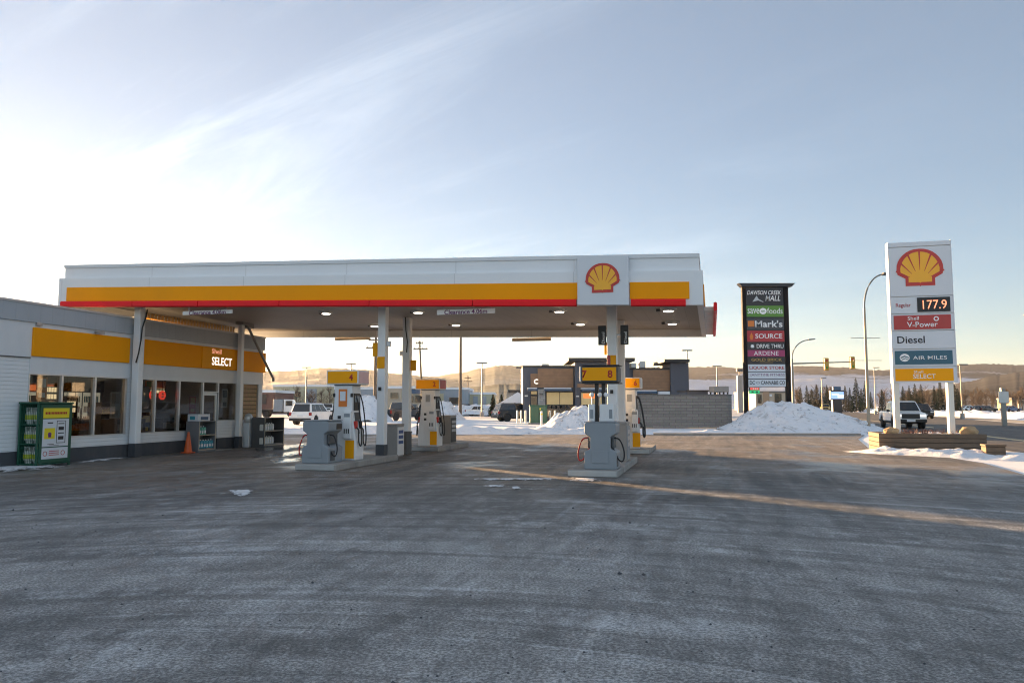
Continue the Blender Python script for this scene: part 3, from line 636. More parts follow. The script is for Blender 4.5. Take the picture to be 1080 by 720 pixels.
def dispenser(uc, v0, num, lab, side, end, ws=1.):
    """dispenser with its narrow end towards -v"""
    B = .16
    T, oo = sthing('fuel_dispenser', lab, 'fuel pump', uc, v0+.45, B, 'fuel dispensers')
    hw, dp = .36, .52
    prof = [(-.37, 0), (.37, 0), (.37, .45), (.345, .7), (.30, .98), (.265, 1.3), (.255, 1.95), (-.255, 1.95), (-.265, 1.3), (-.30, .98), (-.345, .7), (-.37, .45)]
    b = MB(); b.prism([(uc+x*ws, B+z) for x, z in prof], 'y', v0, v0+dp); b.build('cabinet', 'pump_white', T, oo, .02)
    b = MB(); b.box(uc+.09, uc+.345, v0-.014, v0-.002, B+.05, B+.52); b.build('lower_panel', 'yellow_clean', T, oo, .006)
    b = MB(); b.box(uc+.06, uc+.28, v0-.09, v0-.003, B+.56, B+1.28); r = b.build('side_post', 'pump_white', T, oo, .02)
    b = MB(); b.box(uc+.09, uc+.25, v0-.1, v0-.091, B+1.13, B+1.22); b.build('label_plate', 'grey', r, oo)
    b = MB()
    for k in range(3): b.box(uc+.09+.06*k, uc+.115+.06*k, v0-.1, v0-.091, B+.7, B+.82)
    b.build('button_row', 'black', r, oo)
    b = MB(); b.box(uc-.12, uc+.12, v0-.012, v0-.002, B+1.4, B+1.86); pl = b.build('warning_sheet', 'orange_sq' if end else 'sign_white', T, oo)
    b = MB(); b.box(uc-.08, uc+.08, v0-.018, v0-.0125, B+1.55, B+1.8); b.build('sheet_print', 'sign_white' if end else 'grey', pl, oo)
    for dz in (1.08, .9): b = MB(); b.box(uc-.14, uc-.05, v0-.012, v0-.002, B+dz, B+dz+.08); b.build('decal', 'ink', T, oo)
    for s in (-1, 1):
        fu = uc+s*.268*ws
        b = MB(); b.box(fu-.005, fu+s*.02, v0+.09, v0+.43, B+1.3, B+1.75); d = b.build('display', 'black', T, oo, .008)
        b = MB(); b.box(fu+s*.021, fu+s*.024, v0+.13, v0+.39, B+1.52, B+1.68); b.build('screen', 'grey', d, oo)
        b = MB(); b.box(fu-.005, fu+s*.03, v0+.12, v0+.40, B+1.0, B+1.25); b.build('keypad', 'dark_grey', T, oo, .01)
        b = MB(); b.box(uc+s*.36*ws, uc+s*.385*ws, v0+.05, v0+.47, B+.08, B+.5); b.build('side_panel', 'yellow_clean' if s < 0 else 'pump_white', T, oo, .008)
        b = MB(); b.box(uc+s*.255-.03, uc+s*.255+.03, v0-.03, v0+.03, B+1.65, B+1.75); b.build('clip', 'black', T, oo, .01)
        for k, c in enumerate(('red_plastic', 'black')):
            nv = v0+.1+.27*k
            nozzle(T, oo, uc+s*.33*ws, nv, B+.92, s, c)
            hose(T, oo, [(uc+s*.27, nv+.1, B+1.72), (uc+s*.36, nv+.1, B+1.4), (uc+s*.46, nv+.08, B+.75), (uc+s*.47, nv+.05, B+.38), (uc+s*.42, nv+.02, B+.46), (uc+s*.42, nv, B+.72)])
    topper(T, oo, uc-.46*ws, uc+.46*ws, v0-.06, v0+.58, B+1.98, B+2.36, ((.78, num),), side)
    b = MB(); b.box(uc-.30, uc+.30, v0+.08, v0+.44, B+1.95, B+1.979); b.build('topper_neck', 'grey', T, oo)
PINK = mat('faded_pink_panel', (.62,.40,.40), .5, var=.15, nscale=4)
dispenser(-9.42, 18.3, '4', 'white fuel pump with yellow topper marked 4 and orange sheet on its end', PINK, True)
dispenser(-9.68, 25.2, '2', 'dusty white fuel pump with yellow topper marked 2 and red topper side', 'sign_red', False)
dispenser(-2.66, 25.6, '6', 'white fuel pump with small yellow topper marked 6 behind the right column', 'pump_white', False, .82)
def service_unit(uc, v0, m, name, lab, cat, pump=False):
    B = .16
    T, oo = sthing(name, lab, cat, uc, v0+.37, B)
    prof = [(-.36, 0), (.36, 0), (.37, .38), (.23, .46), (.23, .72), (.35, .80), (.36, 1.0), (.32, 1.05), (-.32, 1.05), (-.36, 1.0), (-.35, .80), (-.23, .72), (-.23, .46), (-.37, .38)]
    b = MB(); b.prism([(uc+x, B+z) for x, z in prof], 'y', v0, v0+.75); b.build('cabinet', m, T, oo, .02)
    b = MB(); b.box(uc-.19, uc+.19, v0-.012, v0-.002, B+.14, B+.42); b.build('door', m, T, oo, .01)
    b = MB(); b.box(uc-.36, uc+.36, v0-.006, v0+.756, B+1.05, B+1.066); b.build('lid', 'grey' , T, oo, .006)
    for s in (-1, 1):
        b = MB(); b.box(uc+s*.235, uc+s*.30, v0+.15, v0+.6, B+.47, B+.71); b.build('hose_recess', 'dark_grey', T, oo, .02)
        hose(T, oo, [(uc+s*.25, v0+.2, B+.70), (uc+s*.42, v0+.18, B+.66), (uc+s*.52, v0+.16, B+.40), (uc+s*.50, v0+.14, B+.20), (uc+s*.40, v0+.14, B+.22), (uc+s*.26, v0+.2, B+.48)], 'rubber' if s > 0 else 'red_plastic')
        b = MB(); b.box(uc+s*.362, uc+s*.368, v0+.1, v0+.34, B+.06, B+.34); b.build('side_label', 'dark_grey', T, oo)
        if not pump: b = MB(); b.box(uc+s*.355, uc+s*.362, v0+.42, v0+.7, B+.83, B+.97); b.build('towel_slot', 'black', T, oo)
    if pump:
        for s in (-1, 1):
            a, c = (uc-.27, uc-.13) if s < 0 else (uc-.02, uc+.30)
            b = MB(); b.box(a, c, v0+.1, v0+.65, B+1.07, B+1.46); q = b.build('meter_box', 'pump_white', T, oo, .015)
            b = MB(); b.box(c-.1, c-.03, v0+.09, v0+.099, B+1.14, B+1.34); b.build('meter_print', 'grey', q, oo)
        for x in (-.10, .055):
            b = MB(); b.box(uc+x-.035, uc+x+.045, v0+.2, v0+.3, B+1.067, B+1.95); b.build('post', 'black', T, oo)
        for x in (-.2, -.02, .12):
            b = MB(); b.lathe([(.02, 0), (.05, .03), (.05, .08), (.02, .11)], (uc+x, v0+.18, B+1.62), 10); b.build('swivel', 'white', T, oo)
            b = MB(); b.tube([(uc+x, v0+.18, B+1.08), (uc+x, v0+.18, B+1.63)], .012, 6); b.build('riser', 'steel', T, oo)
        topper(T, oo, uc-.44, uc+.40, v0+.1, v0+.7, B+1.96, B+2.33, ((.10, '7'), (.80, '8')), 'dark_grey', 'dark_grey')
        b = MB(); b.box(uc-.42, uc+.44, v0+.06, v0+.74, B+1.93, B+1.955); b.box(uc-.42, uc+.44, v0+.06, v0+.74, B+2.335, B+2.35); b.build('topper_rail', 'black', T, oo)
service_unit(-9.55, 17.12, 'grey', 'service_cabinet', 'blue grey waisted cabinet with side hoses in front of pump 4', 'cabinet')
service_unit(-2.45, 17.12, 'grey', 'diesel_dispenser', 'blue grey waisted dispenser under black posts and a yellow topper marked 7', 'fuel pump', True)
def bin_(name, u0, u1, v0, v1, z0, z1, m, lab, face=True, dark=None):
    T, oo = sthing(name, lab, 'bin', (u0+u1)/2, (v0+v1)/2, z0)
    b = MB(); b.box(u0, u1, v0, v1, z0, z1-.06); b.build('body', m, T, oo, .015)
    b = MB(); b.box(u0-.01, u1+.01, v0-.01, v1+.01, z1-.058, z1); b.build('lid', m, T, oo, .012)
    if face:
        b = MB(); b.box(u1+.002, u1+.016, v0+.03, v1-.03, z0+.05, z1-.1); q = b.build('side_plate', dark or 'pump_white', T, oo)
        b = MB()
        for k in range(3): b.box(u1+.017, u1+.022, v0+.1, v1-.1, z1-.3-.16*k, z1-.2-.16*k)
        b.build('print', 'ink_blue' if not dark else 'steel', q, oo)
    b = MB(); b.box(u0+.08, u1-.08, v0-.009, v0-.002, z1-.28, z1-.12); b.build('slot', m if face else 'black', T, oo)
bin_('waste_bin', -9.90, -9.42, 21.9, 22.45, 0, 1.02, 'grey_brown', 'taupe litter bin with a white side plate between the two left columns')
bin_('waste_bin', -9.86, -9.6, 23.1, 23.55, 0, .74, 'dark_grey', 'small dark bin at the foot of the second left column', False)
bin_('waste_bin', -9.9, -9.5, 27.1, 27.75, .16, 1.22, 'grey_brown', 'taupe bin with a black side beyond pump 2', True, 'black')
bin_('waste_bin', -2.5, -2.12, 19.6, 20.3, .16, 1.16, 'grey_brown', 'taupe bin behind the waisted dispenser at the right column', True, 'grey')

# ================================================================ THINGS ALONG THE SHOP WALL
T, oo = sthing('propane_cage', 'dark green gas bottle cage with a yellow and white poster on its door', 'gas cage', -17.1, 16.35)
u0, u1, v0, v1, z1 = -17.42, -16.8, 15.9, 16.98, 1.66
b = MB()
for x in (u0, u1-.05):
    for y in (v0, v1-.05): b.box(x, x+.05, y, y+.05, .0, z1-.03)
b.box(u0-.01, u1+.02, v0-.02, v1+.02, z1-.03, z1+.02); b.box(u0, u1, v0, v1, .06, .09)
for z in (.58, 1.08): b.box(u0+.02, u1-.02, v0+.02, v1-.02, z, z+.025)
b.box(u0, u0+.02, v0+.05, v1-.05, .09, z1-.03); b.box(u0+.05, u1-.05, v1-.03, v1-.01, .09, z1-.03)
b.build('frame', 'green', T, oo, .005)
b = MB()
for k in range(1, 9): x = u0+.05+k*(u1-u0-.1)/9; b.tube([(x, v0+.02, .1), (x, v0+.02, z1-.04)], .005, 5)
for k in range(1, 12): z = .1+k*.128; b.tube([(u0+.03, v0+.025, z), (u1-.03, v0+.025, z)], .004, 5)
b.build('mesh_side', 'green', T, oo)
b = MB(); b.box(u1-.015, u1+.012, v0+.06, v1-.06, .1, z1-.05); dd = b.build('door', 'green', T, oo, .006)
b = MB(); b.box(u1+.013, u1+.02, v0+.14, v1-.12, 1.26, 1.52); pp = b.build('poster', 'sign_yellow', dd, oo)
b = MB(); b.box(u1+.013, u1+.02, v0+.14, v1-.12, .52, 1.235); b.build('poster', 'sign_white', dd, oo)
b = MB(); b.box(u1+.013, u1+.02, v0+.14, v1-.12, .2, .49); b.build('poster', 'sign_white', dd, oo)
b = MB(); y = v0+.2
while y < v1-.2:
    q = random.uniform(.02, .05); b.box(u1+.021, u1+.024, y, y+q, 1.36, 1.42); y += q+.012
b.build('poster_print', 'ink_red', dd, oo)
b = MB(); b.box(u1+.021, u1+.024, v0+.19, v0+.52, .72, 1.0); b.build('poster_print', 'sign_yellow', dd, oo, .0)
b = MB(); b.lathe([(.02, 0), (.055, .0), (.055, .004), (.02, .004)], (u1+.025, v0+.355, .84), 12, 'x'); b.box(u1+.025, u1+.028, v0+.31, v0+.40, .76, .86); b.build('poster_print', 'ink_purple', dd, oo)
b = MB()
for (a, c, z0_, z1_) in ((.57, .86, 1.175, 1.19), (.57, .86, .60, .615), (.57, .585, .615, 1.175), (.845, .86, .615, 1.175), (.63, .80, .94, 1.03), (.63, .80, .69, .78), (.62, .81, 1.1, 1.125), (.62, .81, .85, .875), (.28, .45, 1.12, 1.15), (.3, .5, .57, .585), (.35, .66, .545, .555)):
    b.box(u1+.021, u1+.024, v0+a, v0+c, z0_, z1_)
b.build('poster_print', 'ink', dd, oo)
b = MB(); 
for z in (.29, .34, .39): b.box(u1+.021, u1+.024, v0+.36, v0+.68, z, z+.018)
for yy in (.24, .8):
    n = 16
    for k in range(n):
        a0, a1 = 2*math.pi*k/n, 2*math.pi*(k+1)/n; cy, cz = v0+yy, .34
        b.hexa([(u1+x_, cy+r*math.cos(t), cz+r*math.sin(t)) for x_ in (.021, .024) for (r, t) in ((.065, a0), (.065, a1), (.05, a1), (.05, a0))])
b.build('poster_print', 'ink_red', dd, oo)
def gas_tank(u, v, z, lab):
    q, q0 = sthing('gas_bottle', lab, 'gas bottle', u, v, z, 'gas bottles in the green cage')
    b = MB(); b.lathe([(.09, .0), (.1, .02), (.1, .05)], (u, v, z), 14); b.lathe([(.08, .04), (.125, .07), (.14, .12), (.14, .24), (.125, .30), (.06, .335)], (u, v, z), 16); b.build('body', 'tank', q, q0)
    b = MB(); b.lathe([(.1415, .12), (.1425, .13), (.1425, .23), (.1415, .24)], (u, v, z), 16); b.build('label_band', 'lime', q, q0)
    b = MB(); b.lathe([(.015, .33), (.03, .335), (.03, .40), (.015, .41)], (u, v, z), 8)
    for s in (-1, 1): b.box(u+s*.09-.01, u+s*.09+.01, v-.08, v+.08, z+.3, z+.43)
    b.box(u-.1, u+.1, v-.08, v+.08, z+.42, z+.435); b.build('collar', 'tank', q, q0)
for z, nm in ((.09, 'bottom'), (.605, 'middle'), (1.105, 'top')):
    for k, u in enumerate((-17.25, -16.97)):
        gas_tank(u, 16.12, z, f'white gas bottle with lime label on the {nm} rack of the green cage, ' + ('wall side' if k == 0 else 'door side'))
# traffic cone
T, oo = sthing('traffic_cone', 'faded orange traffic cone against the shop wall left of the shelf unit', 'cone', -17.02, 22.05)
b = MB(); b.box(-17.19, -16.85, 21.88, 22.22, 0, .035); b.build('base', 'orange', T, oo, .02)
b = MB(); b.lathe([(.135, .035), (.13, .06), (.035, .68), (.03, .70)], (-17.02, 22.05, 0), 18); b.build('cone', 'orange', T, oo)
# merchandisers
def merch(u0, u1, v0, v1, z1, lab, m):
    T, oo = sthing('display_stand', lab, 'shelf unit', (u0+u1)/2, (v0+v1)/2)
    b = MB(); b.box(u0, u1, v0, v0+.03, .06, z1); b.box(u0, u1, v1-.03, v1, .06, z1); b.box(u0, u0+.03, v0+.03, v1-.03, .06, z1)
    b.box(u0, u1, v0+.03, v1-.03, z1-.03, z1); b.box(u0-.01, u1+.01, v0-.01, v1+.01, 0, .06)
    b.build('case', m, T, oo, .008)
    b = MB(); b.box(u0+.03, u1-.03, v0+.03, v1-.03, .06, .12); b.box(u0+.03, u1-.03, v0+.03, v1-.03, z1*.53, z1*.53+.03)
    b.build('shelf', 'merch_grey', T, oo)
    b = MB(); t = .03
    b.box(u1+.001, u1+.012, v0, v0+t, .06, z1); b.box(u1+.001, u1+.012, v1-t, v1, .06, z1); b.box(u1+.001, u1+.012, v0+t, v1-t, z1*.53, z1*.53+t); b.box(u1+.001, u1+.012, v0+t, v1-t, .06, .06+t)
    b.build('edge_trim', 'tan_wall', T, oo)
    return z1
def jug(u, v, z, m, lab):
    q, q0 = sthing('fluid_jug', lab, 'jug', u, v, z, 'jugs of washer fluid')
    b = MB(); b.prism([(-.055, 0), (.055, 0), (.06, .02), (.06, .19), (.045, .235), (.02, .26), (-.02, .26), (-.045, .235), (-.06, .19), (-.06, .02)], 'x', -.075, .075)
    b2 = MB(); b2.v = [(u+x, v+y, z+zz) for x, y, zz in b.v]; b2.f = b.f; b2.sm = b.sm; b2.build('bottle', m, q, q0, .014)
    b = MB(); b.lathe([(.02, .26), (.02, .295), (.005, .297)], (u, v, z), 8); b.build('cap', 'white', q, q0)
    b = MB(); b.box(u+.076, u+.079, v-.045, v+.045, z+.05, z+.15); b.build('label', 'sign_white', q, q0)
merch(-17.42, -16.9, 22.42, 23.32, 1.05, 'grey shelf stand with blue jugs and a wiper box on top, beside the cone', 'merch_grey')
for k in range(6): jug(-17.02, 22.53+.14*k, .12, 'jug_blue', 'blue washer fluid jug in the lower row of the stand beside the cone')
for k in range(3): jug(-17.02, 22.53+.14*k, .586, 'jug_green', 'pale green jug in the upper row of the stand beside the cone')
T, oo = sthing('stock_box', 'pale blue and white carton lying on top of the grey shelf stand', 'carton', -17.2, 22.8, 1.05)
b = MB(); b.box(-17.4, -16.98, 22.46, 23.1, 1.05, 1.29); b.build('carton', 'sign_white', T, oo, .01)
b = MB(); b.box(-16.979, -16.975, 22.6, 23.0, 1.09, 1.2); b.build('print', 'awning_blue', T, oo)
b = MB(); b.box(-17.3, -17.1, 22.453, 22.459, 1.1, 1.22); b.build('print', 'jug_blue', T, oo)
merch(-16.98, -16.42, 25.6, 26.95, 1.12, 'dark grey shelf stand standing off the wall at the far end of the shop', 'dark_grey')
for k in range(5): jug(-16.55, 25.64+.16*k, .63, 'tank', 'white jug on the upper shelf of the dark stand at the end of the shop')
for k in range(5): jug(-16.55, 25.64+.16*k, .12, 'tank', 'white jug on the lower shelf of the dark stand at the end of the shop')
T, oo = sthing('ice_bin', 'small grey ice bucket stand between the last column and the dark shelf', 'bin', -17.2, 25.75)
b = MB(); b.box(-17.4, -17.05, 25.55, 25.95, .0, .92); b.build('stand', 'band_white', T, oo, .02)
b = MB(); b.lathe([(.11, 0), (.15, .05), (.16, .2), (.12, .32), (.02, .36)], (-17.22, 25.75, .92), 14); b.build('bucket', 'alu', T, oo)
# ================================================================ GROUND, ROADS, SNOW
def ground_mat(kind):
    m = bpy.data.materials.new(kind); N, L = nt(m); b = N['Principled BSDF']
    tc = N.new('ShaderNodeTexCoord')
    def noise_(scale, detail, rough, rotz=0, sc=(1, 1, 1), dist=0., loc=(0, 0, 0)):
        mp = N.new('ShaderNodeMapping'); mp.vector_type = 'TEXTURE'; mp.inputs['Rotation'].default_value = (0, 0, rotz); mp.inputs['Scale'].default_value = tuple(1/q for q in sc); mp.inputs['Location'].default_value = loc
        n = N.new('ShaderNodeTexNoise'); n.inputs['Scale'].default_value = scale; n.inputs['Detail'].default_value = detail; n.inputs['Roughness'].default_value = rough; n.inputs['Distortion'].default_value = dist
        L.new(tc.outputs['Object'], mp.inputs['Vector']); L.new(mp.outputs['Vector'], n.inputs['Vector']); return n.outputs['Fac']
    def math_(op, a, c, clamp=False):
        n = N.new('ShaderNodeMath'); n.operation = op; n.use_clamp = clamp
        for i, x in enumerate((a, c)):
            if isinstance(x, (int, float)): n.inputs[i].default_value = x
            else: L.new(x, n.inputs[i])
        return n.outputs[0]
    def rng(x, a, c, d=0., e=1., smooth=True):
        n = N.new('ShaderNodeMapRange'); n.interpolation_type = 'SMOOTHSTEP' if smooth else 'LINEAR'
        n.inputs['From Min'].default_value = a; n.inputs['From Max'].default_value = c; n.inputs['To Min'].default_value = d; n.inputs['To Max'].default_value = e
        L.new(x, n.inputs['Value']); return n.outputs['Result']
    def mix(f, a, c):
        n = N.new('ShaderNodeMix'); n.data_type = 'RGBA'
        if isinstance(f, (int, float)): n.inputs['Factor'].default_value = f
        else: L.new(f, n.inputs['Factor'])
        for k, x in (('A', a), ('B', c)):
            if isinstance(x, tuple): n.inputs[k].default_value = (*x, 1)
            else: L.new(x, n.inputs[k])
        return n.outputs['Result']
    fine = noise_(38, 8, .8); gran = noise_(4.5, 10, .8, sc=(1, .5, 1), dist=.3); big = noise_(.16, 5, .6, dist=.6); mid = noise_(.55, 7, .62, dist=.8, loc=(4, 2, 0), sc=(1, .6, 1))
    s1 = noise_(1.6, 8, .66, rotz=-TH, sc=(1.5, .13, 1), dist=.5)          # wheel tracks running along the pumps
    # turning tracks: noise in polar coordinates about the turning point
    sx = N.new('ShaderNodeSeparateXYZ'); L.new(tc.outputs['Object'], sx.inputs[0])
    px_, py_ = math_('ADD', sx.outputs['X'], 2.), math_('ADD', sx.outputs['Y'], 2.)
    rad = math_('SQRT', math_('ADD', math_('MULTIPLY', px_, px_), math_('MULTIPLY', py_, py_)), 0.)
    ang = math_('ARCTAN2', px_, py_)
    cv = N.new('ShaderNodeCombineXYZ'); L.new(math_('MULTIPLY', ang, 1.6), cv.inputs[0]); L.new(math_('MULTIPLY', rad, 1.5), cv.inputs[1])
    np_ = N.new('ShaderNodeTexNoise'); np_.inputs['Scale'].default_value = 1.5; np_.inputs['Detail'].default_value = 9; np_.inputs['Roughness'].default_value = .68; np_.inputs['Distortion'].default_value = .35
    L.new(cv.outputs[0], np_.inputs['Vector']); s2 = np_.outputs['Fac']
    sep = N.new('ShaderNodeSeparateXYZ'); L.new(tc.outputs['Object'], sep.inputs[0])
    if kind == 'lot':
        near = rng(sep.outputs['Y'], 8, 16, 1., 0.)
        right = rng(sep.outputs['X'], 3, 12)
        fro = math_('ADD', math_('MULTIPLY', big, .7), math_('MULTIPLY', mid, .8))
        fro = math_('ADD', fro, math_('MULTIPLY', s1, .7)); fro = math_('ADD', fro, math_('MULTIPLY', s2, 1.1))
        fro = math_('ADD', fro, math_('MULTIPLY', near, .26)); fro = math_('ADD', fro, math_('MULTIPLY', right, .07))
        fro = math_('ADD', fro, math_('MULTIPLY', gran, 1.5))
        frost = rng(fro, 2.08, 3.16)
        speck = rng(fine, .44, .58)
        frost2 = math_('MULTIPLY', frost, math_('ADD', math_('MULTIPLY', speck, .5), .5))
        sand = math_('MULTIPLY', rng(sep.outputs['Y'], 12, 20), rng(math_('ADD', math_('MULTIPLY', big, .5), math_('MULTIPLY', s1, .5)), .36, .56))
        base = mix(sand, (.050, .050, .050), (.145, .102, .066))
        base = mix(rng(gran, .42, .60, 0, .6), base, (.10, .096, .09))
        col = mix(frost2, base, (.43, .427, .415))
        ice = rng(math_('ADD', math_('MULTIPLY', mid, .6), math_('MULTIPLY', s2, .55)), .655, .75)
        col = mix(math_('MULTIPLY', math_('MULTIPLY', ice, rng(gran, .42, .58)), .6), col, (.40, .42, .44))
        tr = math_('MULTIPLY', rng(s1, .60, .68), rng(sep.outputs['Y'], 20, 34))
        col = mix(math_('MULTIPLY', tr, .45), col, (.42, .40, .38))
        # single tyre tracks: thin ridges of slow noise, along the pumps and round the turning point
        ps = N.new('ShaderNodeTexNoise'); ps.inputs['Scale'].default_value = 1.1; ps.inputs['Detail'].default_value = 2.; ps.inputs['Roughness'].default_value = .4; ps.inputs['Distortion'].default_value = .2
        cv2 = N.new('ShaderNodeCombineXYZ'); L.new(math_('MULTIPLY', ang, .8), cv2.inputs[0]); L.new(math_('MULTIPLY', rad, 1.25), cv2.inputs[1]); cv2.inputs[2].default_value = 4.
        L.new(cv2.outputs[0], ps.inputs['Vector'])
        t1 = rng(math_('ABSOLUTE', math_('SUBTRACT', ps.outputs['Fac'], .5), 0.), .0, .045, 1., 0.)
        t2 = rng(math_('ABSOLUTE', math_('SUBTRACT', noise_(1.2, 2, .4, rotz=-TH-.1, sc=(1.3, .05, 1), dist=.2, loc=(3, 8, 0)), .5), 0.), .0, .03, 1., 0.)
        brk = rng(math_('ADD', math_('MULTIPLY', mid, .5), math_('MULTIPLY', gran, .5)), .46, .60)
        col = mix(math_('MULTIPLY', math_('MULTIPLY', math_('ADD', t1, math_('MULTIPLY', t2, .5)), brk), .50), col, (.50, .51, .52))
        t3 = rng(math_('ABSOLUTE', math_('SUBTRACT', ps.outputs['Fac'], .56), 0.), .0, .03, 1., 0.)
        col = mix(math_('MULTIPLY', t3, .32), col, (.07, .068, .066))
        wet = math_('MULTIPLY', rng(math_('ADD', math_('MULTIPLY', mid, .5), math_('MULTIPLY', big, .5)), .50, .60), rng(sep.outputs['Y'], 10, 17))
        col = mix(math_('MULTIPLY', wet, .5), col, (.045, .040, .036))
        grit = N.new('ShaderNodeVectorMath'); grit.operation = 'SCALE'; L.new(col, grit.inputs[0]); L.new(rng(fine, .37, .63, .58, 1.46), grit.inputs['Scale']); col = grit.outputs[0]
        rl, rh, bs = .45, .9, .5
    elif kind == 'road':
        col = mix(rng(s1, .4, .65), (.055, .053, .052), (.12, .105, .09))
        col = mix(rng(math_('ADD', math_('MULTIPLY', mid, .5), math_('MULTIPLY', gran, .5)), .52, .68, 0, .7), col, (.24, .22, .20))
        rl, rh, bs = .5, .9, .3
    elif kind == 'packed':
        col = mix(rng(mid, .4, .62), (.60, .62, .65), (.34, .33, .32))
        col = mix(rng(math_('ADD', math_('MULTIPLY', s1, .5), math_('MULTIPLY', gran, .5)), .53, .62, 0, .75), col, (.17, .16, .15))
        rl, rh, bs = .5, .9, .4
    else:
        col = mix(rng(mid, .45, .7, 0, .4), (.80, .82, .85), (.60, .58, .55))
        rl, rh, bs = .6, .95, .6
    L.new(col, b.inputs['Base Color'])
    ro = rng(gran, .3, .7, rl, rh)
    if kind == 'lot':                                     # damp, half melted asphalt round the pumps shines
        wm = N.new('ShaderNodeMix'); wm.data_type = 'FLOAT'; L.new(math_('MULTIPLY', wet, .75), wm.inputs['Factor']); L.new(ro, wm.inputs['A']); wm.inputs['B'].default_value = .22; ro = wm.outputs['Result']
    L.new(ro, b.inputs['Roughness'])
    b.inputs['Specular IOR Level'].default_value = .35
    hgt = math_('ADD', math_('MULTIPLY', fine, .35), math_('ADD', math_('MULTIPLY', gran, .8), math_('MULTIPLY', s1, 1.2)))
    bp = N.new('ShaderNodeBump'); bp.inputs['Strength'].default_value = bs; bp.inputs['Distance'].default_value = .018
    L.new(hgt, bp.inputs['Height']); L.new(bp.outputs['Normal'], b.inputs['Normal'])
    return m
M['lot'] = ground_mat('lot'); M['road'] = ground_mat('road'); M['packed'] = ground_mat('packed'); M['field'] = ground_mat('field')
def snow_mat(name, c1, c2, dirt):
    m = bpy.data.materials.new(name); N, L = nt(m); b = N['Principled BSDF']; b.inputs['Roughness'].default_value = .75
    tc = N.new('ShaderNodeTexCoord')
    n1 = N.new('ShaderNodeTexNoise'); n1.inputs['Scale'].default_value = 2.2; n1.inputs['Detail'].default_value = 8; n1.inputs['Roughness'].default_value = .7
    n2 = N.new('ShaderNodeTexNoise'); n2.inputs['Scale'].default_value = 1.6; n2.inputs['Detail'].default_value = 10; n2.inputs['Roughness'].default_value = .75; n2.inputs['Distortion'].default_value = .7
    L.new(tc.outputs['Object'], n1.inputs['Vector']); L.new(tc.outputs['Object'], n2.inputs['Vector'])
    mx = N.new('ShaderNodeMix'); mx.data_type = 'RGBA'; mx.inputs['A'].default_value = (*c1, 1); mx.inputs['B'].default_value = (*c2, 1); L.new(n1.outputs['Fac'], mx.inputs['Factor'])
    r = N.new('ShaderNodeMapRange'); r.inputs['From Min'].default_value = .54; r.inputs['From Max'].default_value = .70; r.inputs['To Max'].default_value = dirt; L.new(n2.outputs['Fac'], r.inputs['Value'])
    m2 = N.new('ShaderNodeMix'); m2.data_type = 'RGBA'; L.new(r.outputs['Result'], m2.inputs['Factor']); L.new(mx.outputs['Result'], m2.inputs['A']); m2.inputs['B'].default_value = (.16, .14, .12, 1)
    L.new(m2.outputs['Result'], b.inputs['Base Color'])
    bp = N.new('ShaderNodeBump'); bp.inputs['Strength'].default_value = .8; bp.inputs['Distance'].default_value = .12
    L.new(n1.outputs['Fac'], bp.inputs['Height']); L.new(bp.outputs['Normal'], b.inputs['Normal'])
    return m
M['snow'] = snow_mat('ploughed_snow', (.80, .82, .85), (.66, .68, .72), .85)
M['snow_grey'] = snow_mat('ice_clods', (.62, .64, .68), (.40, .41, .43), .6)
M['snow_clean'] = snow_mat('bank_snow', (.82, .83, .86), (.76, .77, .80), .3)

def sheet(name, pts, z, m, lab=None):
    b = MB(); b.add([(x, y, z) for x, y in pts], [tuple(range(len(pts)))]); q = b.build(name, m)
    # ngon facing up
    if q.data.polygons[0].normal.z < 0: q.data.flip_normals()
    return struct(q)
sheet('ground', [(-3500, -400), (3500, -400), (3500, 3600), (-3500, 3600)], -.02, 'field')
LOT = [(-70, -40), (60, -40), (60, 9)]+[G(1090, 503), G(1037, 488), G(980, 479), G(918, 474), G(905, 463), G(912, 458.5)]+[G(690, 458.2), G(300, 457.5), (-70, 43)]
sheet('parking_lot', LOT, 0, 'lot')
ROAD = [(70, -30), (62, 8), G(1300, 496), G(1095, 479), G(1038, 472), G(920, 459), G(905, 451), G(882, 444.5), G(855, 437), G(836, 431.4), G(866, 430.9), G(900, 434.6), G(985, 439), G(1080, 446.5), G(1300, 463), (120, 20), (130, -30)]
sheet('road', ROAD, -.004, 'road')
sheet('mall_parking', [G(-400, 441), G(120, 441), G(690, 441.5), G(700, 450), G(776, 450), G(790, 440), G(812, 433), G(800, 431), G(250, 431), G(-400, 431)], -.012, 'packed')
sheet('side_path', [G(988, 438.2), G(1080, 443.2), G(1300, 455), G(1300, 460), G(1080, 446), G(990, 439.2)], -.001, 'tan_wall')
sheet('lane_line', [G(1034, 458.6), G(1100, 466.5), G(1100, 467.6), G(1034, 459.6)], .001, 'gold')
sheet('lane_line', [G(905, 441.5), G(985, 450.5), G(985, 451.2), G(905, 442)], .001, 'gold')
b = MB(); k0, k1 = G(690, 458.6), G(908, 459.0)
b.hexa([(k0[0], k0[1], -.02), (k1[0], k1[1], -.02), (k1[0], k1[1]+.25, -.02), (k0[0], k0[1]+.25, -.02), (k0[0], k0[1], .11), (k1[0], k1[1], .11), (k1[0], k1[1]+.25, .11), (k0[0], k0[1]+.25, .11)])
struct(b.build('kerb', 'concrete'))

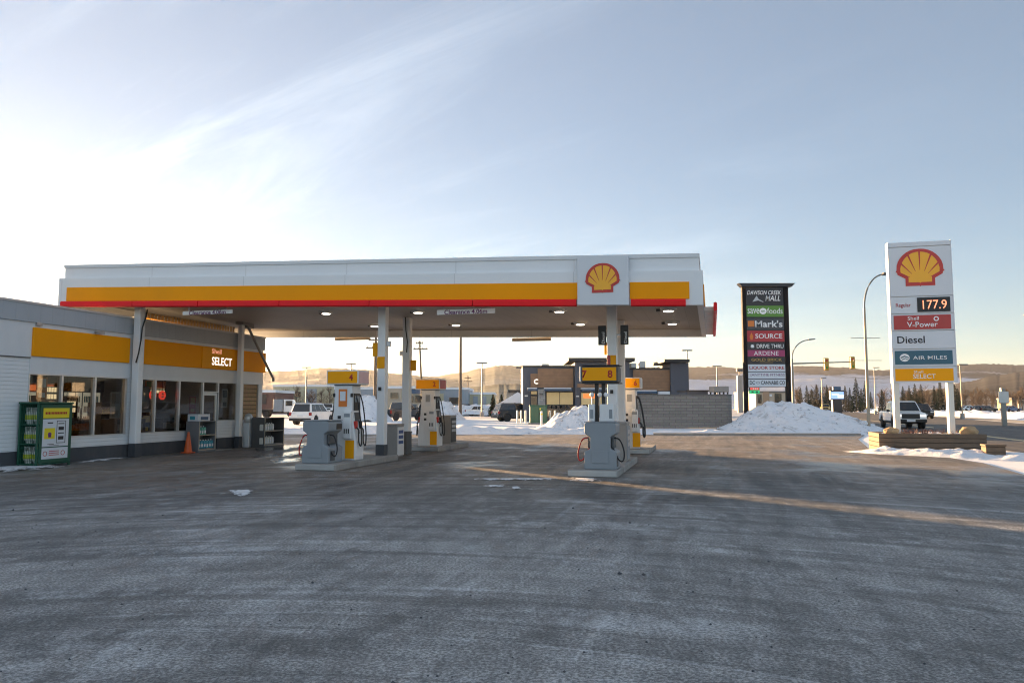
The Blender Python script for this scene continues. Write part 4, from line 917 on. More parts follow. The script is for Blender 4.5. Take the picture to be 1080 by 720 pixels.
M['snow_ragged'] = snow_mat('trodden_snow', (.76, .78, .81), (.6, .61, .63), .5)
def _ragged(m):
    N, L = m.node_tree.nodes, m.node_tree.links
    at_ = N.new('ShaderNodeAttribute'); at_.attribute_name = 'rim'
    tc = N.new('ShaderNodeTexCoord'); mp = N.new('ShaderNodeMapping'); mp.inputs['Scale'].default_value = (1, .6, 1); n = N.new('ShaderNodeTexNoise'); n.inputs['Scale'].default_value = 5.5; n.inputs['Detail'].default_value = 10; n.inputs['Roughness'].default_value = .75
    L.new(tc.outputs['Object'], mp.inputs['Vector']); L.new(mp.outputs['Vector'], n.inputs['Vector'])
    a = N.new('ShaderNodeMath'); a.operation = 'MULTIPLY_ADD'; L.new(n.outputs['Fac'], a.inputs[0]); a.inputs[1].default_value = 2.2; L.new(at_.outputs['Fac'], a.inputs[2])
    r = N.new('ShaderNodeMapRange'); r.inputs['From Min'].default_value = 1.26; r.inputs['From Max'].default_value = 1.42; L.new(a.outputs[0], r.inputs['Value'])
    tr = N.new('ShaderNodeBsdfTransparent'); mx = N.new('ShaderNodeMixShader'); o = N['Material Output']
    L.new(r.outputs['Result'], mx.inputs[0]); L.new(tr.outputs[0], mx.inputs[1]); L.new(N['Principled BSDF'].outputs[0], mx.inputs[2]); L.new(mx.outputs[0], o.inputs['Surface'])
_ragged(M['snow_ragged'])
M['wet_ice'] = mat('wet_ice', (.16, .165, .17), .16, var=.3, nscale=2, bump=.05, bscale=9, spec=.6)
_ragged(M['wet_ice'])
def snow_mound(name, lab, cx, cy, rx, ry, h, seed, m='snow', rz=0., n=44, sharp=1.2, rough=.16, skew=0., cat='snow pile', group=None):
    b = MB(); vs = []; fs = []
    for i in range(n+1):
        for j in range(n+1):
            x, y = 2*i/n-1, 2*j/n-1
            p = Vector((x*rx*.45+seed, y*ry*.45, seed*.7))
            r = math.hypot(x, y)*(1+.22*noise.noise(Vector((x*1.7+seed, y*1.7, 3))))
            t = max(0., 1-r)
            z = h*(t**sharp)*(1.55 if sharp < 1.01 else 1.35) if t > 0 else 0
            z = min(z, h*1.03)
            z += t**.6*h*rough*(noise.noise(p*2.2)+.6*noise.noise(p*5)+.35*noise.noise(p*11)) if t > 0 else 0
            z = max(z, -.05) if t > 0 else -.05
            vs.append((x*rx+skew*z, y*ry, z))
    for i in range(n):
        for j in range(n):
            a = i*(n+1)+j; fs.append((a, a+n+1, a+n+2, a+1))
    b.add(vs, fs, True); q = b.build(name, m); q.location = (cx, cy, -.01); q.rotation_euler.z = rz
    # thrown clods of ice lying on the slope
    rd = random.Random(int(seed*100)); c = MB()
    for k in range(int(150*rx*ry/30)+40):
        p = rd.choice(vs)
        if p[2] < .05: continue
        r = rd.uniform(.035, .13)*(1 if rd.random() < .85 else 1.7); o = len(c.v)
        cs = [(x*r*rd.uniform(.6, 1.2)+p[0], y*r*rd.uniform(.6, 1.2)+p[1], z*r*rd.uniform(.5, 1.)+p[2]) for x, y, z in ((1,0,0),(-1,0,0),(0,1,0),(0,-1,0),(0,0,1),(0,0,-1))]
        c.add(cs, [(0,2,4),(2,1,4),(1,3,4),(3,0,4),(2,0,5),(1,2,5),(3,1,5),(0,3,5)])
    if c.v: k = c.build('clods', 'snow_grey', q); k['kind'] = 'stuff'
    return tag(q, lab, cat, group)
def berm(name, lab, pts, wd, h, seed, m='snow_clean', seg=120):
    P = [Vector((x, y, 0)) for x, y in pts]; Ls = [0]
    for a, c in zip(P[:-1], P[1:]): Ls.append(Ls[-1]+(c-a).length)
    b = MB(); vs = []; fs = []; W_ = 12
    for i in range(seg+1):
        s = Ls[-1]*i/seg; k = max(j for j in range(len(Ls)) if Ls[j] <= s+1e-6); k = min(k, len(P)-2)
        t = (s-Ls[k])/(Ls[k+1]-Ls[k]); p = P[k].lerp(P[k+1], t); d = (P[k+1]-P[k]).normalized(); nn = Vector((-d.y, d.x, 0))
        end = min(1, min(i, seg-i)/(seg*.06))
        for j in range(W_+1):
            w = 2*j/W_-1
            ww = wd*(.8+.5*noise.noise(Vector((s*.35+seed, 7, 1))))
            q = p+nn*w*ww/2
            z = h*end*max(0, 1-w*w)**.8*(.75+.7*noise.noise(Vector((s*.5+seed, w, 2)))+.5*noise.noise(Vector((s*1.7+seed, w*2, 5)))+.3*noise.noise(Vector((s*4+seed, w*3, 9))))
            vs.append((q.x, q.y, max(z, 0)-.03 if abs(w) > .99 else max(z, .0)))
    for i in range(seg):
        for j in range(W_):
            a = i*(W_+1)+j; fs.append((a, a+W_+1, a+W_+2, a+1))
    b.add(vs, fs, True); q = b.build(name, m)
    return tag(q, lab, 'snow bank')
x, y = G(829, 458.0)
snow_mound('snow_pile', 'large blue white ploughed snow pile with clods in front of the mall sign', 18.9, 50.6, 5.2, 6.2, 1.62, 3.3, n=130, sharp=1.05, rough=.2, skew=-.5)
snow_mound('snow_pile', 'pointed snow heap beside the green utility box', 4.6, 54.0, 2.9, 3.0, 1.35, 8.1, n=56, sharp=1.15, rough=.25)
snow_mound('snow_pile', 'tall pale snow heap behind pump 4', -15.1, 78., 2.9, 3, 2.3, 5.5, n=40, sharp=.98, rough=.2)
snow_mound('snow_pile', 'grey snow heap in the mall parking behind pump 2', -7.7, 84., 2.6, 3, 1.8, 1.2, n=40, sharp=1.0, rough=.2)
snow_mound('snow_pile', 'long low snow heap far across the mall parking left of the dark suv', -4.6, 118., 11, 5, 1.5, 2.2, n=50, sharp=.98, rough=.25)
berm('snow_bank', 'long low roadside snow bank behind the pumps, ', [G(95, 457.2), G(330, 456), G(560, 456), G(695, 457)], 3.4, .36, 1.)
berm('snow_bank', 'low snow bank along the foot of the grey block wall', [G(668, 457.2), G(720, 456.8), G(775, 456.5)], 2.2, .16, 6., seg=40)
berm('snow_bank', 'sunlit snow bank running from the timber planter to the right edge', [G(906, 475.5), G(935, 478), (15.6, 22.6), (15.2, 18.5), (15.2, 14)], 2.0, .20, 4., seg=160)
berm('snow_bank', 'snow bank along the far side of the highway on the right', [G(905, 433.6), G(985, 437.5), G(1080, 441.2), G(1300, 450)], 6, .8, 9., seg=160)
berm('snow_bank', 'snow bank left of the highway below the trees', [G(800, 431.4), G(835, 430.4), (65, 330)], 7, 1.2, 2.5, seg=60)
def patch(pts, seed, lab, z=.006, m='snow_ragged'):
    """thin trodden snow patch with an uneven edge"""
    P = [G(*p) for p in pts]; c = (sum(p[0] for p in P)/len(P), sum(p[1] for p in P)/len(P))
    R = []
    for i in range(len(P)):
        a, d = P[i], P[(i+1) % len(P)]
        L_ = math.hypot(d[0]-a[0], d[1]-a[1]); n = max(2, int(L_/.05)); n = min(n, 70)
        for k in range(n):
            t = k/n; x, y = a[0]+(d[0]-a[0])*t, a[1]+(d[1]-a[1])*t
            j = 1+.30*noise.noise(Vector((x*2.6+seed, y*2.6, 0)))+.16*noise.noise(Vector((x*8+seed, y*8, 2)))
            R.append((c[0]+(x-c[0])*j, c[1]+(y-c[1])*j))
    b = MB(); n = len(R)
    b.add([(x, y, .001) for x, y in R]+[(c[0]+(x-c[0])*.7, c[1]+(y-c[1])*.7, z+.012) for x, y in R]+[(c[0], c[1], z+.02)],
          [(i, (i+1) % n, n+(i+1) % n, n+i) for i in range(n)]+[(n+i, n+(i+1) % n, 2*n) for i in range(n)], True)
    q = b.build('snow_patch', m); A = q.data.attributes.new('rim', 'FLOAT', 'POINT'); A.data.foreach_set('value', [0.]*n+[.3]*n+[.55]); tag(q, lab, 'snow patch'); return q
patch([(-60, 496), (20, 489.5), (78, 488), (70, 493), (-60, 505)], 1, 'patch of snow on the ground under the green gas bottle cage', .03)
patch([(78, 487.8), (100, 484.2), (135, 481.5), (132, 483.5), (92, 487.8)], 2, 'thin snow streak along the shop wall right of the green cage')
patch([(496, 504.6), (588, 504.4), (590, 506.6), (500, 506.4)], 3, 'long bright snow streak left of the front right pump island')
patch([(601, 503.6), (630, 504), (633, 507.4), (599, 507)], 4, 'short snow patch at the nose of the front right pump island')
patch([(538, 513.4), (547, 513), (551, 516), (541, 516.6)], 5, 'small white snow scrap left of the front right island')
patch([(505, 512), (535, 511.2), (537, 513), (507, 514)], 6, 'faint snow scrap between the two front islands')
patch([(262, 480.5), (331, 473), (334, 476.5), (300, 482), (266, 484)], 7, 'bright glossy ice streak left of the front left pump island', .004, 'wet_ice')
patch([(280, 485), (322, 482), (318, 487), (284, 489)], 17, 'small glossy ice streak just before the front left pump island', .004, 'wet_ice')
patch([(268, 472), (305, 469), (330, 466), (331, 469), (300, 475), (264, 477)], 8, 'glossy ice streak just right of the dark shelf stand', .004, 'wet_ice')
patch([(240, 517), (262, 515), (270, 519), (262, 524), (243, 523)], 9, 'scuffed snow spot on the asphalt before the shop')

# grit and frozen crumbs strewn over the asphalt in front
rd = random.Random(11); b = MB()
for k in range(230):
    D_ = 4.2+12*rd.random()**1.6; x = rd.uniform(-.72, .72)*D_; r = rd.uniform(.005, .013)*(1 if rd.random() < .93 else 2.)
    b.add([(x+a*r*rd.uniform(.6, 1.3), D_+c*r*rd.uniform(.6, 1.3), r*.3+e*r*.7) for a, c, e in ((1,0,0),(-1,0,0),(0,1,0),(0,-1,0),(0,0,1),(0,0,-1))], [(0,2,4),(2,1,4),(1,3,4),(3,0,4),(2,0,5),(1,2,5),(3,1,5),(0,3,5)])
q = b.build('grit', 'plinth'); tag(q, 'dark grit and frozen crumbs strewn over the asphalt in the foreground', 'grit', None, 'stuff')
# ================================================================ FUEL PRICE SIGN AND PLANTER
T, oo = sthing('price_sign', 'tall white fuel price sign with a shell emblem on two cream posts', 'price sign', 7.2, 29.4)
U0, U1, VS = 6.22, 8.22, 29.3
rows = [(2.38, 2.94, 'w'), (2.95, 3.56, 'w'), (3.57, 4.20, 'w'), (4.21, 4.81, 'w'), (4.82, 5.42, 'w'), (5.43, 7.2, 'w'), (7.21, 7.38, 'w')]
b = MB(); b.box(U0+.01, U1-.01, VS+.05, VS+.36, 2.39, 7.37); b.build('case', 'fuel_post', T, oo, .01)
pn = []
for z0, z1, _ in rows:
    b = MB(); b.box(U0, U1, VS, VS+.049, z0, z1-.012); pn.append(b.build('sign_panel', 'sign_white', T, oo, .006))
b = MB(); b.box(U0-.02, U0+.005, VS-.01, VS+.38, 2.37, 7.39); b.box(U1-.005, U1+.02, VS-.01, VS+.38, 2.37, 7.39); b.build('edge', 'sign_white', T, oo, .004)
for u in (6.31, 8.03):
    b = MB(); b.box(u-.09, u+.09, VS+.06, VS+.34, 0, 2.38); b.build('post', 'fuel_post', T, oo, .008)
pecten(pn[5], (7.21, VS-.002, 6.52), 1.50, FACE_V, oo)
yy = VS-.002
text('lettering', 'Regular', 'ink_red', pn[4], (6.63, yy, 5.10), FACE_V, .18, .48, oo, .006)
b = MB(); b.box(7.08, 8.12, yy-.02, yy, 4.86, 5.37); db = b.build('display', 'black', pn[4], oo)
text('digits', '177.9', 'led', db, (7.63, yy-.021, 5.115), FACE_V, .31, .76, oo, .0)
b = MB(); b.box(6.30, 8.12, yy-.012, yy, 4.25, 4.75); q = b.build('fuel_panel', 'sign_red', pn[3], oo)
text('lettering', 'Shell', 'white_ink', q, (6.93, yy-.013, 4.64), FACE_V, .13, .36, oo, .006)
text('lettering', 'V-Power', 'white_ink', q, (7.21, yy-.013, 4.42), FACE_V, .19, .98, oo, .01)
b = MB()
for k in range(16):
    a0, a1 = 2*math.pi*k/16, 2*math.pi*(k+1)/16
    b.hexa([(7.66+r*math.cos(t), y_, 4.61+r*math.sin(t)) for y_ in (yy-.016, yy-.0125) for (r, t) in ((.085, a0), (.085, a1), (.05, a1), (.05, a0))])
b.build('ring', 'white_ink', q, oo)
text('lettering', 'Diesel', 'ink', pn[2], (6.83, yy, 3.89), FACE_V, .25, .88, oo, .012)
b = MB(); b.box(6.29, 8.12, yy-.012, yy, 3.02, 3.50); q = b.build('partner_panel', 'sign_teal', pn[1], oo)
text('lettering', 'AIR MILES', 'white_ink', q, (7.40, yy-.013, 3.25), FACE_V, .13, 1.08, oo, .004)
flat('partner_mark', [[(math.cos(t)*.16, math.sin(t)*.14) for t in [2*math.pi*k/18 for k in range(18)]]], 'white_ink', q, (6.6, yy-.013, 3.26), FACE_V, 1, oo)
flat('partner_mark', [[(-.13, -.03), (0, .03), (.14, -.02), (.14, .01), (0, .07), (-.13, .01)], [(-.10, -.09), (.02, -.04), (.13, -.09), (.13, -.07), (.02, -.01), (-.1, -.06)]], 'sign_teal', q, (6.6, yy-.018, 3.26), FACE_V, 1, oo)
b = MB(); b.box(6.28, 8.12, yy-.012, yy, 2.44, 2.87); q = b.build('shop_panel', 'yellow_clean', pn[0], oo)
text('lettering', 'Shell', 'white_ink', q, (7.02, yy-.013, 2.76), FACE_V, .09, .3, oo, .004)
text('lettering', 'SELECT', 'white_ink', q, (7.2, yy-.013, 2.6), FACE_V, .16, .72, oo, .01)
# planter
T, oo = sthing('timber_planter', 'low planter box of grey squared timbers around the price sign', 'planter', 7.2, 29.2)
A0, A1, B0, B1 = 5.72, 8.85, 28.75, 30.55
b = MB()
for k in range(4):
    z0, z1 = k*.158, k*.158+.153
    e = .012 if k % 2 else 0
    b.box(A0-.16, A1+.02+e, B0, B0+.15, z0, z1); b.box(A0-.16, A1+e, B1-.15, B1, z0, z1)
    b.box(A0-.16, A0-.01, B0+.152, B1-.152, z0, z1); b.box(A1-.15, A1, B0+.152, B1-.152, z0, z1)
b.build('timber', 'cedar', T, oo, .008)
b = MB(); 
n = 24; vs = []; fs = []
for i in range(n+1):
    for j in range(n+1):
        x, y = A0+.15+(A1-A0-.3)*i/n, B0+.15+(B1-B0-.3)*j/n
        vs.append((x, y, .58+.10*noise.noise(Vector((x*2.2, y*2.2, 1)))+.05*noise.noise(Vector((x*6, y*6, 1)))))
for i in range(n):
    for j in range(n): a = i*(n+1)+j; fs.append((a, a+n+1, a+n+2, a+1))
b.add(vs, fs, True); b.build('soil', 'snow', T, oo)
b = MB(); rnd = random.Random(5)
for k in range(46):
    x, y = rnd.uniform(A0+.3, A1-.3), rnd.uniform(B0+.2, B1-.3)
    for q_ in range(5): b.tube([(x, y, .55), (x+rnd.uniform(-.14, .14), y+rnd.uniform(-.1, .1), .66+rnd.random()*.12)], .006, 3)
q = b.build('dead_plants', 'red_shed', T, oo); q['kind'] = 'stuff'
def boulder(u, v, z, r, seed, lab, sc=(1.3, .9, .75)):
    T, oo = sthing('boulder', lab, 'rock', u, v, z)
    import bmesh
    bm = bmesh.new(); bmesh.ops.create_icosphere(bm, subdivisions=4, radius=r)
    for p in bm.verts:
        k = 1+.28*noise.noise(p.co*2.2/r*.5+Vector((seed, 0, 0)))+.10*noise.noise(p.co*5/r*.5+Vector((seed, 3, 0)))
        p.co = Vector((p.co.x*k*sc[0], p.co.y*k*sc[1], max(p.co.z*k*sc[2], -r*.55)+r*.5))
    me = bpy.data.meshes.new('stone'); bm.to_mesh(me); bm.free()
    for p in me.polygons: p.use_smooth = True
    me.materials.append(M['rock']); q = bpy.data.objects.new('stone', me); COL.objects.link(q); q.parent = T
boulder(6.02, 29.05, .60, .19, 1., 'sunlit tan boulder on the left corner of the timber planter')
boulder(8.45, 29.1, .60, .22, 5., 'rounded tan boulder on the right end of the timber planter')
T, oo = sthing('timber_block', 'squat timber block lying in the snow at the right end of the planter', 'timber block', 8.4, 26.6)
b = MB(); b.box(8.08, 8.62, 26.3, 26.75, 0, .34); b.build('block', 'cedar', T, oo, .02)
b = MB(); b.box(8.06, 8.64, 26.28, 26.77, .341, .40); b.build('top_board', 'cedar', T, oo, .012)

# ================================================================ MALL SIGN
D = 70.
T = thing('mall_sign', 'tall black mall directory sign with stacked shop panels between two posts', 'mall sign', (23.64, D, 0))
def mz(y): return at(800, y, D)[2]
def mx_(x): return at(x, 355, D)[0]-23.64
b = MB(); b.box(mx_(783.2), mx_(787.2), -.2, .2, 0, 12.5); b.box(mx_(827.1), mx_(832), -.2, .2, 0, 12.5); b.build('post', 'mall_brown', T, (0,0,0), .03)
b = MB(); b.box(mx_(787.2)+.004, mx_(827.1)-.004, -.12, .12, mz(408), 12.5); b.build('panel_backing', 'mall_black', T)
b = MB(); b.prism([(-2.3, 12.52), (2.3, 12.52), (2.62, 12.86), (-2.62, 12.86)], 'y', -.4, .4); b.build('cap', 'mall_black', T, (0,0,0), .02)
def mpanel(y0, y1, m, x0=787.6, x1=826.6):
    b = MB(); b.box(mx_(x0), mx_(x1), -.16, -.121, mz(y1), mz(y0)); return b.build('shop_panel', m, T)
def mtext(p, s, x0, x1, y0, y1, m='white_ink', bold=.015, shear=0.):
    return text('lettering', s, m, p, ((mx_(x0)+mx_(x1))/2, -.162, (mz(y0)+mz(y1))/2), FACE_V, mz(y0)-mz(y1), mx_(x1)-mx_(x0), (0,0,0), bold, shear, .01)
p = mpanel(304, 321, 'mall_black'); mtext(p, 'DAWSON CREEK', 788.5, 824.5, 306.5, 311, 'white_ink', .01, .25); mtext(p, 'MALL', 807.5, 823.5, 312, 317.5, 'white_ink', .012, .25)
flat('mountain_mark', [[(mx_(794), mz(318.5)), (mx_(798.5), mz(312)), (mx_(800.5), mz(315.5)), (mx_(805.5), mz(318.3)), (mx_(805.5), mz(318.9)), (mx_(800), mz(317))]], 'steel', p, (0, -.162, 0), FACE_V, 1, (0,0,0), .01)
p = mpanel(322.6, 334.2, 'mall_green'); mtext(p, 'save', 788.6, 801, 325.5, 331, 'white_ink', .005); mtext(p, 'foods', 809.2, 825.5, 325, 331, 'white_ink', .005)
cx, cz = (mx_(801)+mx_(808.8))/2, mz(328.3)
flat('round_mark', [[(cx+.33*math.cos(t), cz+.29*math.sin(t)) for t in [2*math.pi*k/18 for k in range(18)]]], 'white_ink', p, (0, -.162, 0), FACE_V, 1, (0,0,0), .01)
text('lettering', 'on', 'mall_green', p, (cx, -.173, cz), FACE_V, .17, .36, (0,0,0), .012)
p = mpanel(336, 347.4, 'mall_grey'); mtext(p, "Mark's", 796, 825, 338, 345.2, 'white_ink', .02)
flat('square_mark', [[(mx_(788.5), mz(344.6)), (mx_(795.2), mz(344.6)), (mx_(795.2), mz(338.4)), (mx_(788.5), mz(338.4))]], 'orange_sq', p, (0, -.162, 0), FACE_V, 1, (0,0,0), .01)
p = mpanel(348.8, 360.4, 'mall_red'); mtext(p, 'SOURCE', 796, 824.3, 352, 357, 'white_ink', .012)
flat('flame_mark', [[(mx_(790), mz(355)), (mx_(792), mz(350.8)), (mx_(794), mz(355)), (mx_(793), mz(358.4)), (mx_(791), mz(358.4))]], 'orange_sq', p, (0, -.162, 0), FACE_V, 1, (0,0,0), .01)
p = mpanel(361.4, 368.6, 'mall_black'); mtext(p, 'DRIVE THRU', 797.2, 825.4, 363, 367.2, 'white_ink', .01)
cx, cz = mx_(792.7), mz(365.1)
flat('round_mark', [[(cx+.2*math.cos(t)*(1 if k % 2 else .62), cz+.2*math.sin(t)*(1 if k % 2 else .62)) for k, t in enumerate([2*math.pi*k/16 for k in range(16)])]], 'white_ink', p, (0, -.162, 0), FACE_V, 1, (0,0,0), .01)
p = mpanel(369.2, 376, 'mall_magenta'); mtext(p, 'ARDENE', 794, 820, 370.4, 374.8, 'white_ink', -.005)
p = mpanel(376.4, 383.6, 'mall_black'); mtext(p, 'GOLD BRICK', 791.2, 823.4, 377.8, 380.8, 'gold', .012)
b = MB(); b.box(mx_(800), mx_(814), -.17, -.162, mz(382.4), mz(382)); b.build('rule', 'gold', p)
p = mpanel(384.2, 391.6, 'sign_white'); mtext(p, 'LIQUOR STORE', 789, 825.6, 386.2, 390, 'ink_red', .015)
p = mpanel(392.4, 399.2, 'sign_white'); mtext(p, '(ANYTIME FITNESS', 790, 825.6, 393.9, 397.3, 'ink_purple', -.004)
p = mpanel(400, 407.4, 'sign_white'); mtext(p, 'DC', 789, 794.2, 401.5, 405.5, 'ink', .015); mtext(p, '<>', 795.3, 799.8, 402, 405, 'grey', 0); mtext(p, 'CANNABIS CO', 800.7, 825.6, 401.5, 405.5, 'ink', .012)
p = mpanel(408.6, 415.2, 'mall_black', 788, 799); 
b = MB(); b.box(mx_(789.2), mx_(798.5), -.17, -.161, mz(411), mz(408.8)); b.build('display', 'led_red', p)
b = MB(); b.box(mx_(788.4), mx_(799), -.17, -.161, mz(414.8), mz(411.4)); b.build('display', 'led_green', p)
b = MB()
for x in (790.5, 795): b.box(mx_(x), mx_(x+2.2), -.175, -.171, mz(414), mz(412.4))
b.build('digits', 'mall_black', p)
b = MB()
for x in (792, 794, 796): b.box(mx_(x), mx_(x+1), -.175, -.171, mz(410.6), mz(409.3))
b.build('digits', 'white_ink', p)

# ================================================================ STREET LIGHTS, POLES, SIGNALS
def curve_arm(x0, z0, x1, z1, n=10):
    return [(x0+(x1-x0)*(1-math.cos(math.pi/2*k/n)), 0, z0+(z1-z0)*math.sin(math.pi/2*k/n)) for k in range(n+1)]
X, Y = G(916.6, 454.5)
T = thing('street_lamp', 'tall tan street lamp with banner arms left of the price sign', 'street lamp', (X, Y, 0))
b = MB(); b.tube([(0, 0, 0), (0, 0, 7.6)], .10, 10, .07); b.build('pole', 'pole_tan', T)
b = MB(); b.tube([(0, 0, 7.55)]+curve_arm(0, 7.6, 1.3, 9.75), .06, 8, .045); b.build('arm', 'pole_grey', T)
b = MB(); b.prism([(1.2, 9.68), (1.9, 9.72), (1.85, 9.84), (1.25, 9.86)], 'y', -.14, .14); b.build('lamp_head', 'dark_grey', T, (0,0,0), .02)
z1, z2 = at(916, 356.3, Y)[2], at(916, 380, Y)[2]
b = MB(); b.tube([(-.92, 0, z1), (.88, 0, z1)], .018, 6); b.tube([(-.8, 0, z2), (.95, 0, z2)], .018, 6); b.build('banner_arm', 'pole_grey', T)
b = MB(); b.lathe([(.17, 0), (.17, .12), (.11, .16)], (0, 0, .0), 12); b.build('base', 'pole_tan', T)
b = MB(); b.box(-.3, -.1, -.12, .02, .4, .55); b.build('junction_box', 'band_white', T, (0,0,0), .01)
D = 80.
X = at(836, 400, D)[0]
T = thing('traffic_signal', 'grey traffic signal mast with two yellow signal heads and a curved lamp arm', 'traffic signal', (X, D, 0))
zz = at(836, 383.4, D)[2]
b = MB(); b.tube([(0, 0, 0), (0, 0, zz+.5)], .14, 10, .11); b.build('pole', 'pole_grey', T)
b = MB(); b.tube([(0, 0, zz), (6.6, 0, zz+.2)], .085, 8, .05); b.build('mast_arm', 'pole_grey', T)
b = MB(); b.tube([(0, 0, zz+.4)]+curve_arm(0, zz+.5, 1.9, at(836, 358.4, D)[2]), .07, 8, .05); b.build('lamp_arm', 'pole_grey', T)
b = MB(); b.prism([(1.8, 8.42), (2.5, 8.5), (2.45, 8.6), (1.8, 8.56)], 'y', -.15, .15); b.build('lamp_head', 'dark_grey', T, (0,0,0), .02)
for xp in (871.5, 899):
    xx = at(xp, 400, D)[0]-X; zc = at(xp, 384 if xp < 880 else 382.6, D)[2]
    b = MB(); b.box(xx-.22, xx+.22, -.3, -.1, zc-.6, zc+.6); sg = b.build('signal_head', 'signal_yellow', T, (0,0,0), .03)
    b = MB(); b.box(xx-.27, xx+.27, -.09, -.075, zc-.66, zc+.66); b.build('backplate', 'signal_yellow', sg)
    for k, c in enumerate(('sign_red', 'gold', 'mall_green')):
        b = MB(); b.lathe([(.01, -.33), (.11, -.33), (.13, -.31), (.13, -.3)], (xx, 0, zc+.36-.36*k), 10, 'y'); b.build('lens', c, sg)
def lamp_post(xp, ytop, D, lab, r=.07, double=True, m='pole_grey', grp='parking lot lamp posts'):
    X, _, zt = at(xp, ytop, D); T = thing('lamp_post', lab, 'lamp post', (X, D, 0), 0, grp)
    b = MB(); b.tube([(0, 0, 0), (0, 0, zt)], r*1.3, 8, r); b.build('pole', m, T)
    b = MB()
    if double: b.box(-.75, .75, -.2, .2, zt, zt+.16)
    else: b.box(-.2, .9, -.15, .15, zt, zt+.14)
    b.build('lamp_head', 'dark_grey', T, (0,0,0), .03)
    b = MB(); b.lathe([(.25, 0), (.25, .6), (.2, .65)], (0, 0, 0), 10); b.build('footing', 'concrete', T)
lamp_post(508.3, 383.3, 105, 'lamp post with a flat head standing left of the grey and wood restaurant', .08)
lamp_post(323.5, 388, 120, 'lamp post rising behind the white suv', .09)
lamp_post(370.3, 384, 112, 'lamp post whose head shows just above the topper marked 4', .09)
lamp_post(550, 388.3, 100, 'thin lamp post at the left corner of the restaurant', .06)
lamp_post(724.6, 370, 110, 'lamp post with a small head above the right roof tower', .08)
lamp_post(756, 386.6, 120, 'lamp post behind the grey block wall', .08)
lamp_post(866.5, 399, 150, 'slim lamp post left of the lit roadside screen', .08, False)
lamp_post(921.8, 388, 130, 'slim pale lamp post in the trees right of the banner pole', .06, False)
lamp_post(1012.5, 385, 90, 'thin tan pole just right of the price sign', .06, False, 'pole_tan')
X, _, zt = at(1088, 334, 42); T = thing('street_lamp', 'street lamp whose arm reaches in at the right edge of the view', 'street lamp', (X+2.2, 42, 0))
b = MB(); b.tube([(0, 0, 0), (0, 0, zt-1)], .10, 10, .07); b.build('pole', 'pole_grey', T)
b = MB(); b.tube([(0, 0, zt-1.05)]+curve_arm(0, zt-1, -1.9, zt+.05), .05, 8, .04); b.build('arm', 'pole_grey', T)
b = MB(); b.prism([(-1.8, zt-.02), (-2.6, zt+.06), (-2.6, zt+.14), (-1.8, zt+.12)], 'y', -.12, .12); b.build('lamp_head', 'dark_grey', T, (0,0,0), .015)
def utility_pole(xp, ytop, D, arms, lab, lean=0., r=.15):
    X, _, zt = at(xp, ytop, D); T = thing('utility_pole', lab, 'utility pole', (X, D, 0), 0, 'utility poles')
    b = MB(); b.tube([(lean, 0, 0), (0, 0, zt)], r*1.25, 8, r*.8); b.build('pole', 'wood_pole', T)
    for (ya, x0, x1) in arms:
        za = at(xp, ya, D)[2]; a = at(x0, ya, D)[0]-X; c = at(x1, ya, D)[0]-X
        b = MB(); b.box(a, c, -.08, .08, za-.08, za+.08)
        for k in range(4): x = a+(c-a)*(k+.3)/3.6; b.box(x-.04, x+.04, -.04, .04, za+.08, za+.28)
        b.build('crossarm', 'wood_pole', T)
utility_pole(396.5, 350, 100, ((358.5, 389, 408), (367, 386, 405)), 'dark utility pole with two crossarms left of the front left column', 0, .2)
utility_pole(442.6, 359.5, 120, ((362, 438.5, 446.3), (368, 436, 451)), 'leaning utility pole with crossarms rising above the topper marked 2', .6)
utility_pole(486, 340, 98, (), 'thick plain grey pole right of pump 2', 0, .17)
utility_pole(493.6, 396, 190, ((398.5, 490, 497), (402, 489, 498)), 'distant utility pole on the slope right of the plain grey pole', 0, .14)
X, Y = G(1059.5, 449); T = thing('road_sign', 'grey back of a roadside sign on a wide post at the right', 'road sign', (X, Y, 0))
b = MB(); b.box(-.17, .17, -.08, .08, 0, 2.9); b.build('post', 'pole_grey', T)
b = MB(); b.box(-.42, .38, -.12, -.082, 1.75, 2.65); b.build('board', 'steel', T, (0,0,0), .02)
X, Y, Z = at(883, 435, 150); T = thing('digital_billboard', 'roadside pylon with a glowing blue and white screen on a dark base', 'billboard', (X, Y, 0))
def bz(y): return at(880, y, 150)[2]
b = MB(); b.box(-.95, .85, -.4, .4, 0, bz(421)); b.build('base', 'mall_black', T, (0,0,0), .05)
b = MB(); b.box(-1.35, 1.35, -.35, .35, bz(421.5), bz(411.6)); b.build('case', 'mall_black', T, (0,0,0), .05)
b = MB(); b.box(-1.25, 1.25, -.37, -.355, bz(420.4), bz(413)); sc_ = b.build('screen', 'screen_blue', T)
b = MB(); b.box(.05, 1.2, -.38, -.371, bz(419.4), bz(416)); b.box(-1.1, .3, -.38, -.371, bz(416.4), bz(415)); b.build('screen_picture', 'screen_white', sc_)
b = MB(); b.box(-.75, .8, -.3, .3, bz(411.5), bz(407.4)); b.build('header', 'awning_blue', T, (0,0,0), .1)
X, Y, Z = at(780.6, 420, 160); T = thing('pylon_sign', 'far taupe pylon sign just left of the mall sign', 'pylon sign', (X, Y, 0))
b = MB(); b.box(-.55, .55, -.3, .3, 0, at(780, 396, 160)[2]); b.build('pillar', 'grey_brown', T)
b = MB(); b.box(-.6, .65, -.35, .35, at(780, 391.6, 160)[2], at(780, 389, 160)[2]); b.box(-.1, .1, -.1, .1, at(780, 396, 160)[2], at(780, 391.6, 160)[2]); b.build('cap', 'dark_grey', T)

